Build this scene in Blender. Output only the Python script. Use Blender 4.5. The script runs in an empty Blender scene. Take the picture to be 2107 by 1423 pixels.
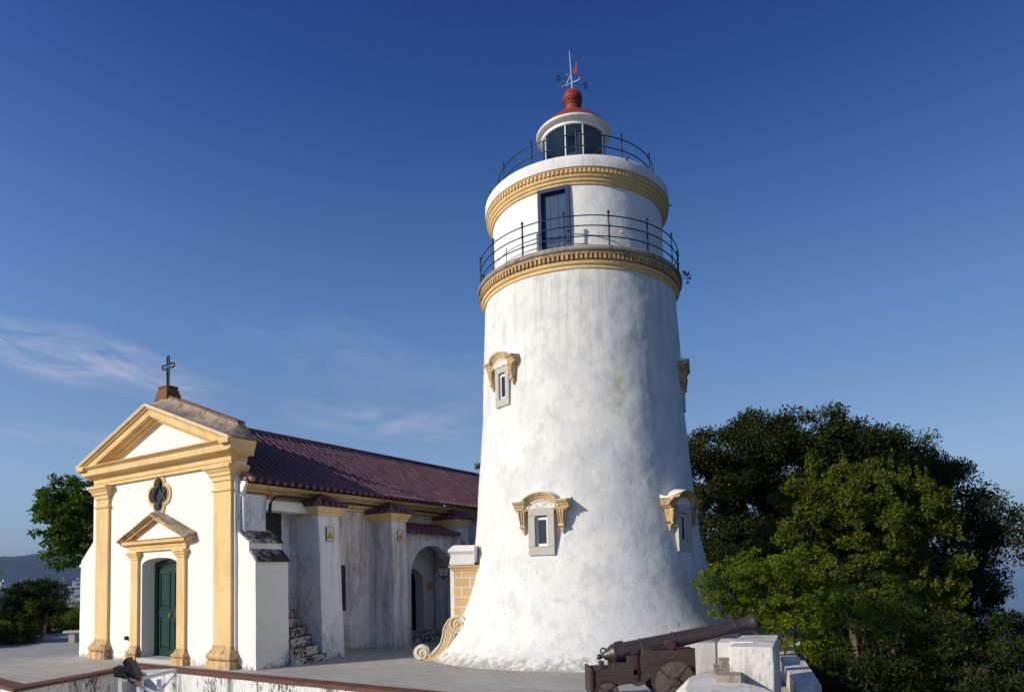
import bpy, bmesh, math, random
import numpy as np
from mathutils import Vector, Matrix, noise as mnoise
from mathutils.geometry import tessellate_polygon
R = math.radians
random.seed(7)
sc = bpy.context.scene
col = sc.collection

# ------------------------------------------------------------------ camera
W, H, F = 2107.0, 1423.0, 1419.8
PITCH, ROLL, SHIFT, EYE = R(3.5726), R(-1.3542), 388.27, 1.9
cam_data = bpy.data.cameras.new("camera")
cam = bpy.data.objects.new("camera", cam_data)
col.objects.link(cam)
cam_data.sensor_width = 36
cam_data.lens = F / W * 36
cam_data.shift_y = SHIFT / W
cam_data.clip_start = 0.05
cam_data.clip_end = 60000
CAMROT = Matrix.Rotation(math.pi / 2 + PITCH, 3, 'X') @ Matrix.Rotation(ROLL, 3, 'Z')
cam.matrix_world = Matrix.Translation((0, 0, EYE)) @ CAMROT.to_4x4()
sc.camera = cam

def at(px, py, Y):
    """a point of the world that stands Y metres ahead"""
    d = CAMROT @ Vector(((px - W / 2) / F, (H / 2 - py + SHIFT) / F, -1))
    return Vector((0, 0, EYE)) + d * (Y / d.y)

# ------------------------------------------------------------------ sky and sun
SUN_AZ, SUN_EL = R(61), R(23.5)
to_sun = Vector((-math.sin(SUN_AZ) * math.cos(SUN_EL), -math.cos(SUN_AZ) * math.cos(SUN_EL), math.sin(SUN_EL)))
world = bpy.data.worlds.new("World")
sc.world = world
world.use_nodes = True
nt = world.node_tree
nt.nodes.clear()
def nn(tree, t, **kw):
    n = tree.nodes.new(t)
    for k, v in kw.items():
        if k == 'inp':
            for a, b in v.items(): n.inputs[a].default_value = b
        else: setattr(n, k, v)
    return n
wo = nn(nt, 'ShaderNodeOutputWorld')
bg = nn(nt, 'ShaderNodeBackground', inp={'Strength': 0.063})
sky = nn(nt, 'ShaderNodeTexSky', sky_type='NISHITA', sun_disc=False, sun_elevation=SUN_EL, sun_rotation=R(180) + SUN_AZ,
         altitude=0, air_density=1.0, dust_density=0.3, ozone_density=4.0)
hs = nn(nt, 'ShaderNodeHueSaturation', inp={'Saturation': 1.0, 'Value': 1.0})
nt.links.new(sky.outputs[0], hs.inputs['Color'])
tc = nn(nt, 'ShaderNodeTexCoord')
def vmath(op, a, b=None):
    n = nn(nt, 'ShaderNodeVectorMath', operation=op)
    if isinstance(a, tuple): n.inputs[0].default_value = a
    else: nt.links.new(a, n.inputs[0])
    if b is not None:
        if isinstance(b, (tuple, Vector)): n.inputs[1].default_value = b
        else: nt.links.new(b, n.inputs[1])
    return n
def smath(tree, op, a, b=None, clamp=False):
    n = nn(tree, 'ShaderNodeMath', operation=op, use_clamp=clamp)
    for i, v in enumerate((a, b)):
        if v is None: continue
        if isinstance(v, (int, float)): n.inputs[i].default_value = v
        else: tree.links.new(v, n.inputs[i])
    return n.outputs[0]
# cirrus: each patch lives in its own frame on the sky
cloud = None
def cirrus(px, py, ang, half_l, half_w, amount, sl, sw, seed):
    global cloud
    d = (at(px, py, 1) - Vector((0, 0, EYE))).normalized()
    right = d.cross(Vector((0, 0, 1))).normalized()
    up = right.cross(d)
    a = right * math.cos(ang) + up * math.sin(ang)
    b = -right * math.sin(ang) + up * math.cos(ang)
    g = tc.outputs['Generated']
    da = vmath('DOT_PRODUCT', g, a).outputs['Value']
    db = vmath('DOT_PRODUCT', g, b).outputs['Value']
    dd = vmath('DOT_PRODUCT', g, d).outputs['Value']
    bend = nn(nt, 'ShaderNodeTexNoise', inp={'Scale': 5.0, 'Detail': 3.0})
    nt.links.new(g, bend.inputs['Vector'])
    bo = smath(nt, 'MULTIPLY', smath(nt, 'SUBTRACT', bend.outputs[0], .5), half_w * 1.6)
    db2 = smath(nt, 'ADD', db, bo)
    ea = smath(nt, 'POWER', smath(nt, 'DIVIDE', da, half_l), 2)
    eb = smath(nt, 'POWER', smath(nt, 'DIVIDE', db2, half_w), 2)
    m = smath(nt, 'SUBTRACT', 1.0, smath(nt, 'ADD', ea, eb), clamp=True)
    m = smath(nt, 'MULTIPLY', m, smath(nt, 'GREATER_THAN', dd, 0.3))
    cv = nn(nt, 'ShaderNodeCombineXYZ')
    nt.links.new(smath(nt, 'MULTIPLY', da, sl), cv.inputs[0])
    nt.links.new(smath(nt, 'MULTIPLY', db2, sw), cv.inputs[1])
    cv.inputs[2].default_value = seed
    n = nn(nt, 'ShaderNodeTexNoise', inp={'Scale': 1.0, 'Detail': 9.0, 'Roughness': .62, 'Distortion': .9})
    nt.links.new(cv.outputs[0], n.inputs['Vector'])
    q = nn(nt, 'ShaderNodeMapRange', inp={'From Min': .38, 'From Max': .75})
    nt.links.new(n.outputs[0], q.inputs[0])
    v = smath(nt, 'MULTIPLY', smath(nt, 'MULTIPLY', m, q.outputs[0]), amount)
    cloud = v if cloud is None else smath(nt, 'ADD', cloud, v, clamp=True)
cirrus(140, 740, R(-11), .19, .04, .62, 7, 30, 1.3)
cirrus(250, 775, R(-4), .16, .018, .5, 8, 40, 7.3)
cirrus(800, 868, R(-7), .16, .03, .42, 9, 34, 4.1)
cirrus(930, 850, R(12), .12, .018, .22, 9, 40, 9.2)
cirrus(740, 740, R(-12), .20, .05, .13, 7, 30, 12.7)
cirrus(1100, 800, R(-14), .25, .04, .12, 7, 30, 17.1)
cirrus(90, 898, R(-4), .16, .014, .28, 8, 40, 21.0)
cmix = nn(nt, 'ShaderNodeMixRGB', blend_type='MIX', inp={'Color2': (9.5, 9.2, 10.2, 1)})
nt.links.new(cloud, cmix.inputs[0])
# clear dry air: deeper overhead, paler low down, a little brighter towards the sun's side
sep = nn(nt, 'ShaderNodeSeparateXYZ'); nt.links.new(tc.outputs['Generated'], sep.inputs[0])
ramp = nn(nt, 'ShaderNodeValToRGB')
cr_ = ramp.color_ramp
stops = [(0, (.60, .68, 1.0)), (.05, (1.05, 1.05, 1.28)), (.13, (1.6, 1.48, 1.56)), (.24, (1.6, 1.52, 1.62)), (.34, (1.35, 1.58, 1.85)), (.45, (1.0, 1.33, 1.75)), (.56, (.62, .95, 1.6)), (.66, (.38, .67, 1.43)), (1, (.22, .45, 1.2))]
while len(cr_.elements) < len(stops): cr_.elements.new(.5)
for e_, (p_, c_) in zip(cr_.elements, stops): e_.position = p_; e_.color = (*c_, 1)
nt.links.new(sep.outputs[2], ramp.inputs[0])
side = smath(nt, 'SUBTRACT', 1.0, smath(nt, 'MULTIPLY', sep.outputs[0], .28))
air = nn(nt, 'ShaderNodeMixRGB', blend_type='MULTIPLY', inp={'Fac': 1.0})
nt.links.new(hs.outputs[0], air.inputs[1]); nt.links.new(ramp.outputs[0], air.inputs[2])
air2 = vmath('SCALE', air.outputs[0]); nt.links.new(side, air2.inputs['Scale'])
nt.links.new(air2.outputs[0], cmix.inputs[1])
nt.links.new(cmix.outputs[0], bg.inputs['Color'])
nt.links.new(bg.outputs[0], wo.inputs[0])

sun_data = bpy.data.lights.new("sun", 'SUN')
sun_data.energy = 4.0
sun_data.angle = R(0.5)
sun_data.color = (1, .915, .78)
sun = bpy.data.objects.new("sun", sun_data)
col.objects.link(sun)
sun.rotation_euler = to_sun.to_track_quat('Z', 'Y').to_euler()
sun.location = to_sun * 50

sc.view_settings.view_transform = 'Standard'
sc.view_settings.look = 'None'
sc.view_settings.exposure = 0.14
sc.view_settings.gamma = 1
sc.render.engine = 'CYCLES'
sc.cycles.max_bounces = 6
sc.cycles.transparent_max_bounces = 12
sc.cycles.volume_bounces = 0

# ------------------------------------------------------------------ helpers
def tag(o, label=None, cat=None, group=None, kind=None):
    if label: o['label'] = label
    if cat: o['category'] = cat
    if group: o['group'] = group
    if kind: o['kind'] = kind
    return o
def empty(name, loc=(0, 0, 0), rz=0, label=None, cat=None, group=None):
    o = bpy.data.objects.new(name, None)
    o.empty_display_size = .3
    o.location = loc
    o.rotation_euler = (0, 0, rz)
    col.objects.link(o)
    return tag(o, label, cat, group)

class MB:
    def __init__(s): s.v = []; s.f = []
    def add(s, vs, fs, M=None):
        n = len(s.v)
        s.v += [tuple(M @ Vector(p)) if M is not None else tuple(p) for p in vs]
        s.f += [tuple(i + n for i in f) for f in fs]
        return s
    def box(s, x0, y0, z0, x1, y1, z1, M=None):
        vs = [(x, y, z) for z in (z0, z1) for y in (y0, y1) for x in (x0, x1)]
        return s.add(vs, [(0, 2, 3, 1), (4, 5, 7, 6), (0, 1, 5, 4), (2, 6, 7, 3), (0, 4, 6, 2), (1, 3, 7, 5)], M)
    def hexa(s, bot, top):
        """solid between two loops of the same length"""
        n = len(bot)
        fs = [tuple(range(n))[::-1], tuple(range(n, 2 * n))]
        fs += [(i, (i + 1) % n, n + (i + 1) % n, n + i) for i in range(n)]
        return s.add(list(bot) + list(top), fs)
    def prism(s, poly, mapf, d0, d1):
        return s.hexa([mapf(a, b, d0) for a, b in poly], [mapf(a, b, d1) for a, b in poly])
    def holed(s, outer, holes, mapf, d0, d1):
        loops = [outer] + holes
        flat = [p for l in loops for p in l]
        tris = tessellate_polygon([[Vector((a, b, 0)) for a, b in l] for l in loops])
        n = len(flat)
        vs = [mapf(a, b, d0) for a, b in flat] + [mapf(a, b, d1) for a, b in flat]
        fs = [tuple(t) for t in tris] + [tuple(i + n for i in t)[::-1] for t in tris]
        k = 0
        for l in loops:
            m = len(l)
            fs += [(k + i, k + (i + 1) % m, n + k + (i + 1) % m, n + k + i) for i in range(m)]
            k += m
        return s.add(vs, fs)
    def sweep(s, path, prof, mapf, closed=False):
        n, m = len(path), len(prof)
        P = [Vector(p) for p in path]
        def nrm(a, b):
            d = (b - a).normalized(); return Vector((d.y, -d.x))
        vs = []
        for i in range(n):
            if closed or 0 < i < n - 1:
                n1 = nrm(P[i - 1], P[i]); n2 = nrm(P[i], P[(i + 1) % n])
                q = (n1 + n2) / max(.25, (1 + n1.dot(n2)))
            elif i == 0: q = nrm(P[0], P[1])
            else: q = nrm(P[-2], P[-1])
            for d, c in prof:
                a = P[i] + q * d
                vs.append(mapf(a.x, a.y, c))
        fs = []
        for i in range(n if closed else n - 1):
            j = (i + 1) % n
            for k in range(m):
                l = (k + 1) % m
                fs.append((i * m + k, i * m + l, j * m + l, j * m + k))
        if not closed:
            fs.append(tuple(range(m))); fs.append(tuple((n - 1) * m + k for k in range(m))[::-1])
        return s.add(vs, fs)
    def lathe(s, prof, n=48, c=(0, 0), M=None, a0=0, a1=2 * math.pi, closed=False):
        full = abs(a1 - a0 - 2 * math.pi) < 1e-6
        k = n if full else n + 1
        vs, m = [], len(prof)
        for i in range(k):
            a = a0 + (a1 - a0) * i / n
            for r, z in prof: vs.append((c[0] + r * math.cos(a), c[1] + r * math.sin(a), z))
        fs = []
        for i in range(n):
            j = (i + 1) % k
            for q in range(m if closed else m - 1):
                w = (q + 1) % m
                fs.append((i * m + q, j * m + q, j * m + w, i * m + w))
        return s.add(vs, fs, M)
    def tube(s, pts, r, n=8, r2=None):
        pts = [Vector(p) for p in pts]
        m = len(pts); vs = []
        rr = r if isinstance(r, (list, tuple)) else [r + ((r2 if r2 is not None else r) - r) * i / (m - 1) for i in range(m)]
        up = None
        for i, p in enumerate(pts):
            d = (pts[min(i + 1, m - 1)] - pts[max(i - 1, 0)]).normalized()
            if up is None: up = d.orthogonal().normalized()
            else:
                up = (up - d * up.dot(d)).normalized()
            q = d.cross(up)
            for k in range(n):
                a = 2 * math.pi * k / n
                vs.append(p + (up * math.cos(a) + q * math.sin(a)) * rr[i])
        fs = [(i * n + k, i * n + (k + 1) % n, (i + 1) * n + (k + 1) % n, (i + 1) * n + k) for i in range(m - 1) for k in range(n)]
        fs += [tuple(range(n))[::-1], tuple((m - 1) * n + k for k in range(n))]
        return s.add(vs, fs)
    def ball(s, c, r, n=12, m=8, sz=1.0):
        prof = [(r * math.sin(math.pi * i / m), -r * sz * math.cos(math.pi * i / m)) for i in range(m + 1)]
        prof[0] = (1e-4, prof[0][1]); prof[-1] = (1e-4, prof[-1][1])
        return s.lathe(prof, n, M=Matrix.Translation(c))
    def build(s, name, mat, parent=None, smooth=None, bevel=0, wob=0, cut=0):
        me = bpy.data.meshes.new(name)
        me.from_pydata([tuple(v) for v in s.v], [], s.f)
        bm = bmesh.new(); bm.from_mesh(me)
        bmesh.ops.recalc_face_normals(bm, faces=bm.faces)
        if bevel:
            ed = [e for e in bm.edges if len(e.link_faces) == 2 and e.calc_face_angle(0) > R(25)]
            bmesh.ops.bevel(bm, geom=ed, offset=bevel, segments=2, profile=.6, affect='EDGES', clamp_overlap=True)
        if cut:
            for _ in range(8):
                ed = [e for e in bm.edges if e.calc_length() > cut]
                if not ed: break
                bmesh.ops.subdivide_edges(bm, edges=ed, cuts=1, use_grid_fill=True)
            bmesh.ops.triangulate(bm, faces=[f for f in bm.faces if len(f.verts) > 4])
        if wob:
            for v in bm.verts:
                q = v.co
                v.co += Vector((mnoise.noise(q * 1.7), mnoise.noise(q * 1.7 + Vector((9, 3, 1))), mnoise.noise(q * 1.7 + Vector((2, 8, 5))))) * wob
                v.co += Vector((mnoise.noise(q * 6), mnoise.noise(q * 6 + Vector((9, 3, 1))), mnoise.noise(q * 6 + Vector((2, 8, 5))))) * wob * .35
        bm.to_mesh(me); bm.free()
        if smooth is not None:
            me.polygons.foreach_set('use_smooth', [True] * len(me.polygons))
            me.set_sharp_from_angle(angle=R(smooth))
        me.materials.append(mat)
        o = bpy.data.objects.new(name, me)
        col.objects.link(o)
        if parent: o.parent = parent
        return o
XY = lambda a, b, c: (a, b, c)      # plan shape, c is the height
XZ = lambda a, b, c: (a, c, b)      # elevation shape, c is the depth
YZ = lambda a, b, c: (c, a, b)      # side elevation, c is across

# ------------------------------------------------------------------ materials
def new_mat(name):
    m = bpy.data.materials.new(name); m.use_nodes = True
    t = m.node_tree; b = t.nodes['Principled BSDF']
    b.inputs['Specular IOR Level'].default_value = .3
    return m, t, b
def tnoise(t, scale, detail=5, rough=.6, sxyz=(1, 1, 1), off=(0, 0, 0), dist=0, wide=1.0):
    c = nn(t, 'ShaderNodeTexCoord')
    mp = nn(t, 'ShaderNodeMapping', inp={'Scale': sxyz, 'Location': off})
    t.links.new(c.outputs['Object'], mp.inputs[0])
    n = nn(t, 'ShaderNodeTexNoise', inp={'Scale': scale, 'Detail': detail, 'Roughness': rough, 'Distortion': dist})
    t.links.new(mp.outputs[0], n.inputs['Vector'])
    w_ = nn(t, 'ShaderNodeMath', operation='MULTIPLY_ADD')
    t.links.new(n.outputs[0], w_.inputs[0]); w_.inputs[1].default_value = wide; w_.inputs[2].default_value = .5 - .5 * wide
    return w_.outputs[0]
def rng(t, v, a, b, c=0., d=1., smooth=False):
    n = nn(t, 'ShaderNodeMapRange', inp={'From Min': a, 'From Max': b, 'To Min': c, 'To Max': d})
    if smooth: n.interpolation_type = 'SMOOTHSTEP'
    t.links.new(v, n.inputs[0])
    return n.outputs[0]
def zval(t, axis=2):
    c = nn(t, 'ShaderNodeTexCoord'); s = nn(t, 'ShaderNodeSeparateXYZ')
    t.links.new(c.outputs['Object'], s.inputs[0]); return s.outputs[axis]
def mixc(t, f, a, b):
    n = nn(t, 'ShaderNodeMixRGB')
    for i, v in enumerate((f, a, b)):
        if isinstance(v, (int, float)): n.inputs[i].default_value = v
        elif isinstance(v, tuple): n.inputs[i].default_value = (*v[:3], 1)
        else: t.links.new(v, n.inputs[i])
    return n.outputs[0]
def bump(t, b, *hs, dist=.01, strength=.6):
    h = hs[0]
    for k in hs[1:]: h = smath(t, 'ADD', h, k)
    n = nn(t, 'ShaderNodeBump', inp={'Strength': strength, 'Distance': dist})
    t.links.new(h, n.inputs['Height']); t.links.new(n.outputs[0], b.inputs['Normal'])
def simple(name, c, rough=.7, metal=0, var=.15, scale=6, bmp=.004, bs=40, spec=.3):
    m, t, b = new_mat(name)
    n = tnoise(t, scale, 6)
    cc = mixc(t, rng(t, n, .3, .7), tuple(x * (1 - var) for x in c), tuple(min(1, x * (1 + var)) for x in c))
    t.links.new(cc, b.inputs['Base Color'])
    b.inputs['Roughness'].default_value = rough
    b.inputs['Metallic'].default_value = metal
    b.inputs['Specular IOR Level'].default_value = spec
    if bmp: bump(t, b, tnoise(t, bs, 4), dist=bmp)
    return m

def plaster(name, base=(.80, .79, .76), dirt=(.25, .22, .22), amount=.25, low=.62, high=.8, blotch=.08, streak_z=(None, None),
            foot=0., foot_c=(.16, .15, .12), rough_bump=.012, coarse=.03, seed=0, black=0.):
    m, t, b = new_mat(name)
    c = base
    bl = tnoise(t, 1.1, 6, .6, off=(seed, 0, 0), wide=1.5)
    cc = mixc(t, rng(t, bl, .35, .75, 0, 1), base, tuple(x * (1 - blotch) for x in base))
    mot = tnoise(t, 7, 8, .7, (1, 1, .5), off=(0, seed, 0))
    cc = mixc(t, smath(t, 'MULTIPLY', rng(t, mot, .5, .72), min(1, blotch * 4)), cc, tuple(x * .72 for x in base))
    st = tnoise(t, 2.6, 8, .62, (1.6, 1.6, .13), off=(seed * 1.7, 0, 3), wide=1.6)
    st2 = tnoise(t, 9, 6, .7, (1.5, 1.5, .3), off=(0, 5 + seed, 0), wide=1.7)
    pat = tnoise(t, .8, 3, .5, (1, 1, .5), off=(4 + seed, 0, 0))
    s = smath(t, 'ADD', smath(t, 'MULTIPLY', st, .6), smath(t, 'MULTIPLY', st2, .4))
    s = smath(t, 'ADD', s, smath(t, 'MULTIPLY', smath(t, 'SUBTRACT', pat, .5), .5))
    s = rng(t, s, low, high, 0, amount)
    if streak_z[0] is not None:
        zr = rng(t, zval(t), streak_z[0], streak_z[1], .15, 1)
        s = smath(t, 'MULTIPLY', s, zr)
    cc = mixc(t, s, cc, dirt)
    if black:
        k = tnoise(t, 14, 8, .75, (1.4, 1.4, .45), off=(seed, 2, 7), wide=1.7)
        kp = tnoise(t, 1.2, 3, .5, off=(1, seed, 2), wide=1.5)
        k = smath(t, 'ADD', k, smath(t, 'MULTIPLY', smath(t, 'SUBTRACT', kp, .5), .7))
        cc = mixc(t, rng(t, k, .58, .68, 0, black), cc, (.05, .045, .045))
    if foot:
        fz = rng(t, zval(t), 0, foot, 1, 0)
        fn = tnoise(t, 9, 8, .75, off=(0, 0, seed), wide=1.6)
        fm = rng(t, smath(t, 'ADD', smath(t, 'MULTIPLY', fz, .45), fn), .82, 1.0, 0, .75)
        cc = mixc(t, fm, cc, foot_c)
    t.links.new(cc, b.inputs['Base Color'])
    b.inputs['Roughness'].default_value = .85
    b.inputs['Specular IOR Level'].default_value = .2
    bump(t, b, smath(t, 'MULTIPLY', tnoise(t, 2.2, 4, .55), coarse / rough_bump), tnoise(t, 16, 7, .65), dist=rough_bump, strength=.75)
    return m
M = {}
M['hood'] = plaster('weathered_hood_yellow', (.72, .52, .28), (.26, .19, .12), .7, .46, .70, .14, seed=33, coarse=.01, black=.25)
M['white'] = plaster('white_plaster', (.83, .80, .73), (.45, .43, .40), .22, .66, .85, .04, foot=.35, seed=1)
M['grime'] = plaster('stained_plaster', (.71, .695, .70), (.26, .205, .20), .75, .42, .68, .14, foot=.4, seed=3, black=.35)
M['grime_light'] = plaster('lightly_stained_plaster', (.76, .75, .76), (.30, .27, .28), .6, .5, .8, .1, foot=.4, seed=5, black=.35)
def stairmat():
    m, t, b = new_mat('worn_stair_plaster')
    n = tnoise(t, 9, 9, .75, wide=1.7); n2 = tnoise(t, 3, 4, .6, wide=1.6)
    k = smath(t, 'ADD', smath(t, 'MULTIPLY', n, .65), smath(t, 'MULTIPLY', n2, .35))
    cc = mixc(t, rng(t, k, .47, .56, 0, .95), (.50, .47, .44), (.035, .03, .03))
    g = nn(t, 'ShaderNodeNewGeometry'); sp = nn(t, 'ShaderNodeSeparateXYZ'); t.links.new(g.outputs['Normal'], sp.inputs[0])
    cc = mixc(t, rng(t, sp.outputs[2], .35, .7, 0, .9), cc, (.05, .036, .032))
    t.links.new(cc, b.inputs['Base Color']); b.inputs['Roughness'].default_value = .9
    bump(t, b, n, dist=.015)
    return m
M['stair'] = stairmat()
M['yellow'] = plaster('yellow_plaster', (.77, .54, .25), (.44, .28, .13), .5, .50, .78, .12, seed=2, coarse=.012)
M['yellow_old'] = plaster('old_yellow_plaster', (.66, .44, .21), (.13, .10, .075), .9, .42, .72, .16, seed=6, coarse=.03, black=.5)
M['weathered'] = plaster('weathered_top', (.42, .33, .24), (.11, .09, .08), .8, .46, .66, .3, seed=9, coarse=.05, black=.5)
M['lichen'] = plaster('lichened_tile', (.06, .05, .044), (.34, .31, .29), .9, .47, .58, .3, seed=4, coarse=.06)
M['pitwall'] = plaster('cracked_white_wall', (.74, .73, .70), (.10, .09, .09), .8, .56, .68, .15, seed=12, black=.9)
M['merlon'] = plaster('parapet_plaster', (.78, .75, .68), (.42, .31, .19), .7, .50, .66, .12, seed=14, black=.4, foot=.5, foot_c=(.5, .38, .22))

def tower_mat():
    m, t, b = new_mat('tower_plaster')
    base = (.76, .745, .69)
    bl = tnoise(t, .9, 7, .62, wide=1.6)
    cc = mixc(t, rng(t, bl, .42, .68), base, (.66, .66, .64))
    # brushed patches of older limewash
    mot = tnoise(t, 2.6, 9, .70, (1, 1, .75), off=(3, 1, 0), wide=1.6)
    cc = mixc(t, rng(t, mot, .50, .66, 0, .65), cc, (.56, .565, .55))
    fine = tnoise(t, 22, 8, .75, (1, 1, .35), wide=1.5)
    cc = mixc(t, rng(t, fine, .56, .74, 0, .4), cc, (.42, .42, .41))
    z = zval(t)
    st = tnoise(t, 3.2, 7, .6, (1.7, 1.7, .07), off=(0, 2, 0), wide=2)
    st2 = tnoise(t, 11, 5, .6, (1.6, 1.6, .12), off=(0, 7, 0), wide=2)
    s = smath(t, 'ADD', smath(t, 'MULTIPLY', st, .6), smath(t, 'MULTIPLY', st2, .4))
    up = rng(t, z, 6.2, 8.9, 0.12, 1)
    cc = mixc(t, smath(t, 'MULTIPLY', rng(t, s, .50, .70, 0, .6), up), cc, (.46, .41, .34))
    # one ochre run and a moss patch
    x = zval(t, 0)
    gx = rng(t, smath(t, 'ABSOLUTE', smath(t, 'SUBTRACT', x, .58)), 0, .26, 1, 0)
    gz = rng(t, smath(t, 'ABSOLUTE', smath(t, 'SUBTRACT', z, 6.1)), 0, .8, 1, 0)
    cc = mixc(t, smath(t, 'MULTIPLY', smath(t, 'MULTIPLY', gx, gz), rng(t, mot, .35, .6, .1, .8)), cc, (.42, .40, .17))
    # black lichen at the damp lower right
    k = tnoise(t, 6, 9, .78, (1.4, 1.4, .34), off=(5, 2, 7), wide=1.5)
    rx = rng(t, x, 0.2, 2.9, 0, 1)
    rz = rng(t, smath(t, 'ABSOLUTE', smath(t, 'SUBTRACT', z, 1.5)), 0, 1.8, 1, 0)
    kk = smath(t, 'ADD', k, smath(t, 'MULTIPLY', smath(t, 'MULTIPLY', rx, rz), .17))
    cc = mixc(t, rng(t, kk, .66, .80, 0, .75), cc, (.11, .11, .115))
    ft = tnoise(t, 5, 8, .75, off=(2, 9, 4), wide=1.5)
    fz = rng(t, z, 0, .45, .42, 0)
    cc = mixc(t, rng(t, smath(t, 'ADD', ft, fz), .70, .92, 0, .7), cc, (.24, .22, .18))
    # scattered chips near the foot
    ch = tnoise(t, 9, 10, .85, off=(1, 1, 4), wide=1.45)
    chz = rng(t, z, .1, 1.6, .05, 0)
    cc = mixc(t, rng(t, smath(t, 'ADD', ch, chz), .80, .83, 0, .6), cc, (.17, .165, .15))
    t.links.new(cc, b.inputs['Base Color'])
    b.inputs['Roughness'].default_value = .85
    b.inputs['Specular IOR Level'].default_value = .2
    bump(t, b, smath(t, 'MULTIPLY', tnoise(t, 1.6, 5, .55), 5), tnoise(t, 14, 8, .65), dist=.008, strength=.55)
    return m
M['tower'] = tower_mat()
M['granite'] = simple('granite', (.47, .44, .39), .8, var=.2, scale=45, bmp=.006, bs=90)
M['ledge'] = plaster('weathered_granite_ledge', (.36, .31, .26), (.09, .08, .07), .8, .5, .7, .2, seed=11, black=.5)
M['blue'] = simple('navy_paint', (.009, .028, .080), .45, var=.2, bmp=.002)
M['green'] = simple('dark_green_paint', (.008, .042, .036), .42, var=.25, scale=9, bmp=.003)
M['redpaint'] = simple('red_oxide_paint', (.25, .043, .027), .6, var=.18, scale=10, bmp=.003)
M['orange'] = simple('vane_red', (.42, .085, .035), .5)
M['whitemetal'] = simple('white_metal_paint', (.74, .74, .72), .45, var=.06, bmp=.001)
M['cream'] = simple('cream_metal_paint', (.66, .63, .56), .5, var=.12, bmp=.002)
M['black'] = simple('black_iron', (.018, .018, .02), .5, var=.3, bmp=.003)
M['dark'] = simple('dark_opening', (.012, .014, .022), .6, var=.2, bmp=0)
M['iron'] = simple('brown_cast_iron', (.040, .027, .027), .40, metal=.0, var=.25, scale=8, bmp=.003, bs=120, spec=.7)
M['rust'] = simple('rusty_strap', (.060, .028, .024), .6, var=.3, scale=20)
M['brass'] = simple('brass', (.6, .42, .12), .35, metal=.9)
M['bark'] = simple('bark', (.16, .12, .09), .9, var=.35, scale=12, bmp=.02, bs=20)
M['darkbark'] = simple('dark_bark', (.05, .04, .032), .9, var=.35, scale=12, bmp=.02, bs=20)
M['brownstone'] = plaster('brown_stone', (.23, .11, .065), (.08, .05, .04), .7, .5, .72, .2, seed=15, coarse=.03)
M['grey'] = simple('grey_cabinet', (.36, .37, .38), .5, var=.05, bmp=.001)
M['muzzle'] = simple('bore', (.006, .006, .006), .9, bmp=0)

def wood():
    m, t, b = new_mat('weathered_wood')
    g = tnoise(t, 6, 9, .7, (.7, 8, 8), dist=.4)
    g2 = tnoise(t, 1.5, 3, .5)
    cc = mixc(t, rng(t, g, .35, .65), (.030, .022, .021), (.092, .070, .062))
    cc = mixc(t, rng(t, g2, .4, .7, 0, .4), cc, (.06, .04, .036))
    t.links.new(cc, b.inputs['Base Color']); b.inputs['Roughness'].default_value = .75
    bump(t, b, g, dist=.02)
    return m
M['wood'] = wood()
M['wheelwood'] = simple('grey_brown_wheel_wood', (.105, .080, .070), .75, var=.35, scale=14, bmp=.012, bs=30)
def tile():
    m, t, b = new_mat('maroon_roof_tile')
    n = tnoise(t, 5, 7, .65); n2 = tnoise(t, .7, 4, .6); n3 = tnoise(t, 30, 5, .7)
    cc = mixc(t, rng(t, n, .35, .68), (.125, .062, .075), (.185, .09, .10))
    cc = mixc(t, rng(t, n2, .4, .7, 0, .6), cc, (.105, .062, .075))
    cc = mixc(t, rng(t, n3, .6, .75, 0, .35), cc, (.22, .12, .12))
    t.links.new(cc, b.inputs['Base Color']); b.inputs['Roughness'].default_value = .7
    bump(t, b, n, n3, dist=.006)
    return m
M['tile'] = tile()
def brickcap():
    m, t, b = new_mat('red_brick_coping')
    c = nn(t, 'ShaderNodeTexCoord'); mp = nn(t, 'ShaderNodeMapping', inp={'Rotation': (0, 0, R(32.5))})
    t.links.new(c.outputs['Object'], mp.inputs[0])
    br = nn(t, 'ShaderNodeTexBrick', offset=0, inp={'Color1': (.17, .058, .038, 1), 'Color2': (.11, .045, .034, 1), 'Mortar': (.07, .05, .045, 1), 'Scale': 1.0,
            'Mortar Size': .006, 'Brick Width': .24, 'Row Height': .9})
    t.links.new(mp.outputs[0], br.inputs['Vector'])
    n = tnoise(t, 9, 7, .7)
    cc = mixc(t, rng(t, n, .45, .7, 0, .6), br.outputs[0], (.10, .075, .06))
    t.links.new(cc, b.inputs['Base Color']); b.inputs['Roughness'].default_value = .8
    bump(t, b, tnoise(t, 20, 6), dist=.012)
    return m
M['brickcap'] = brickcap()
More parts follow.
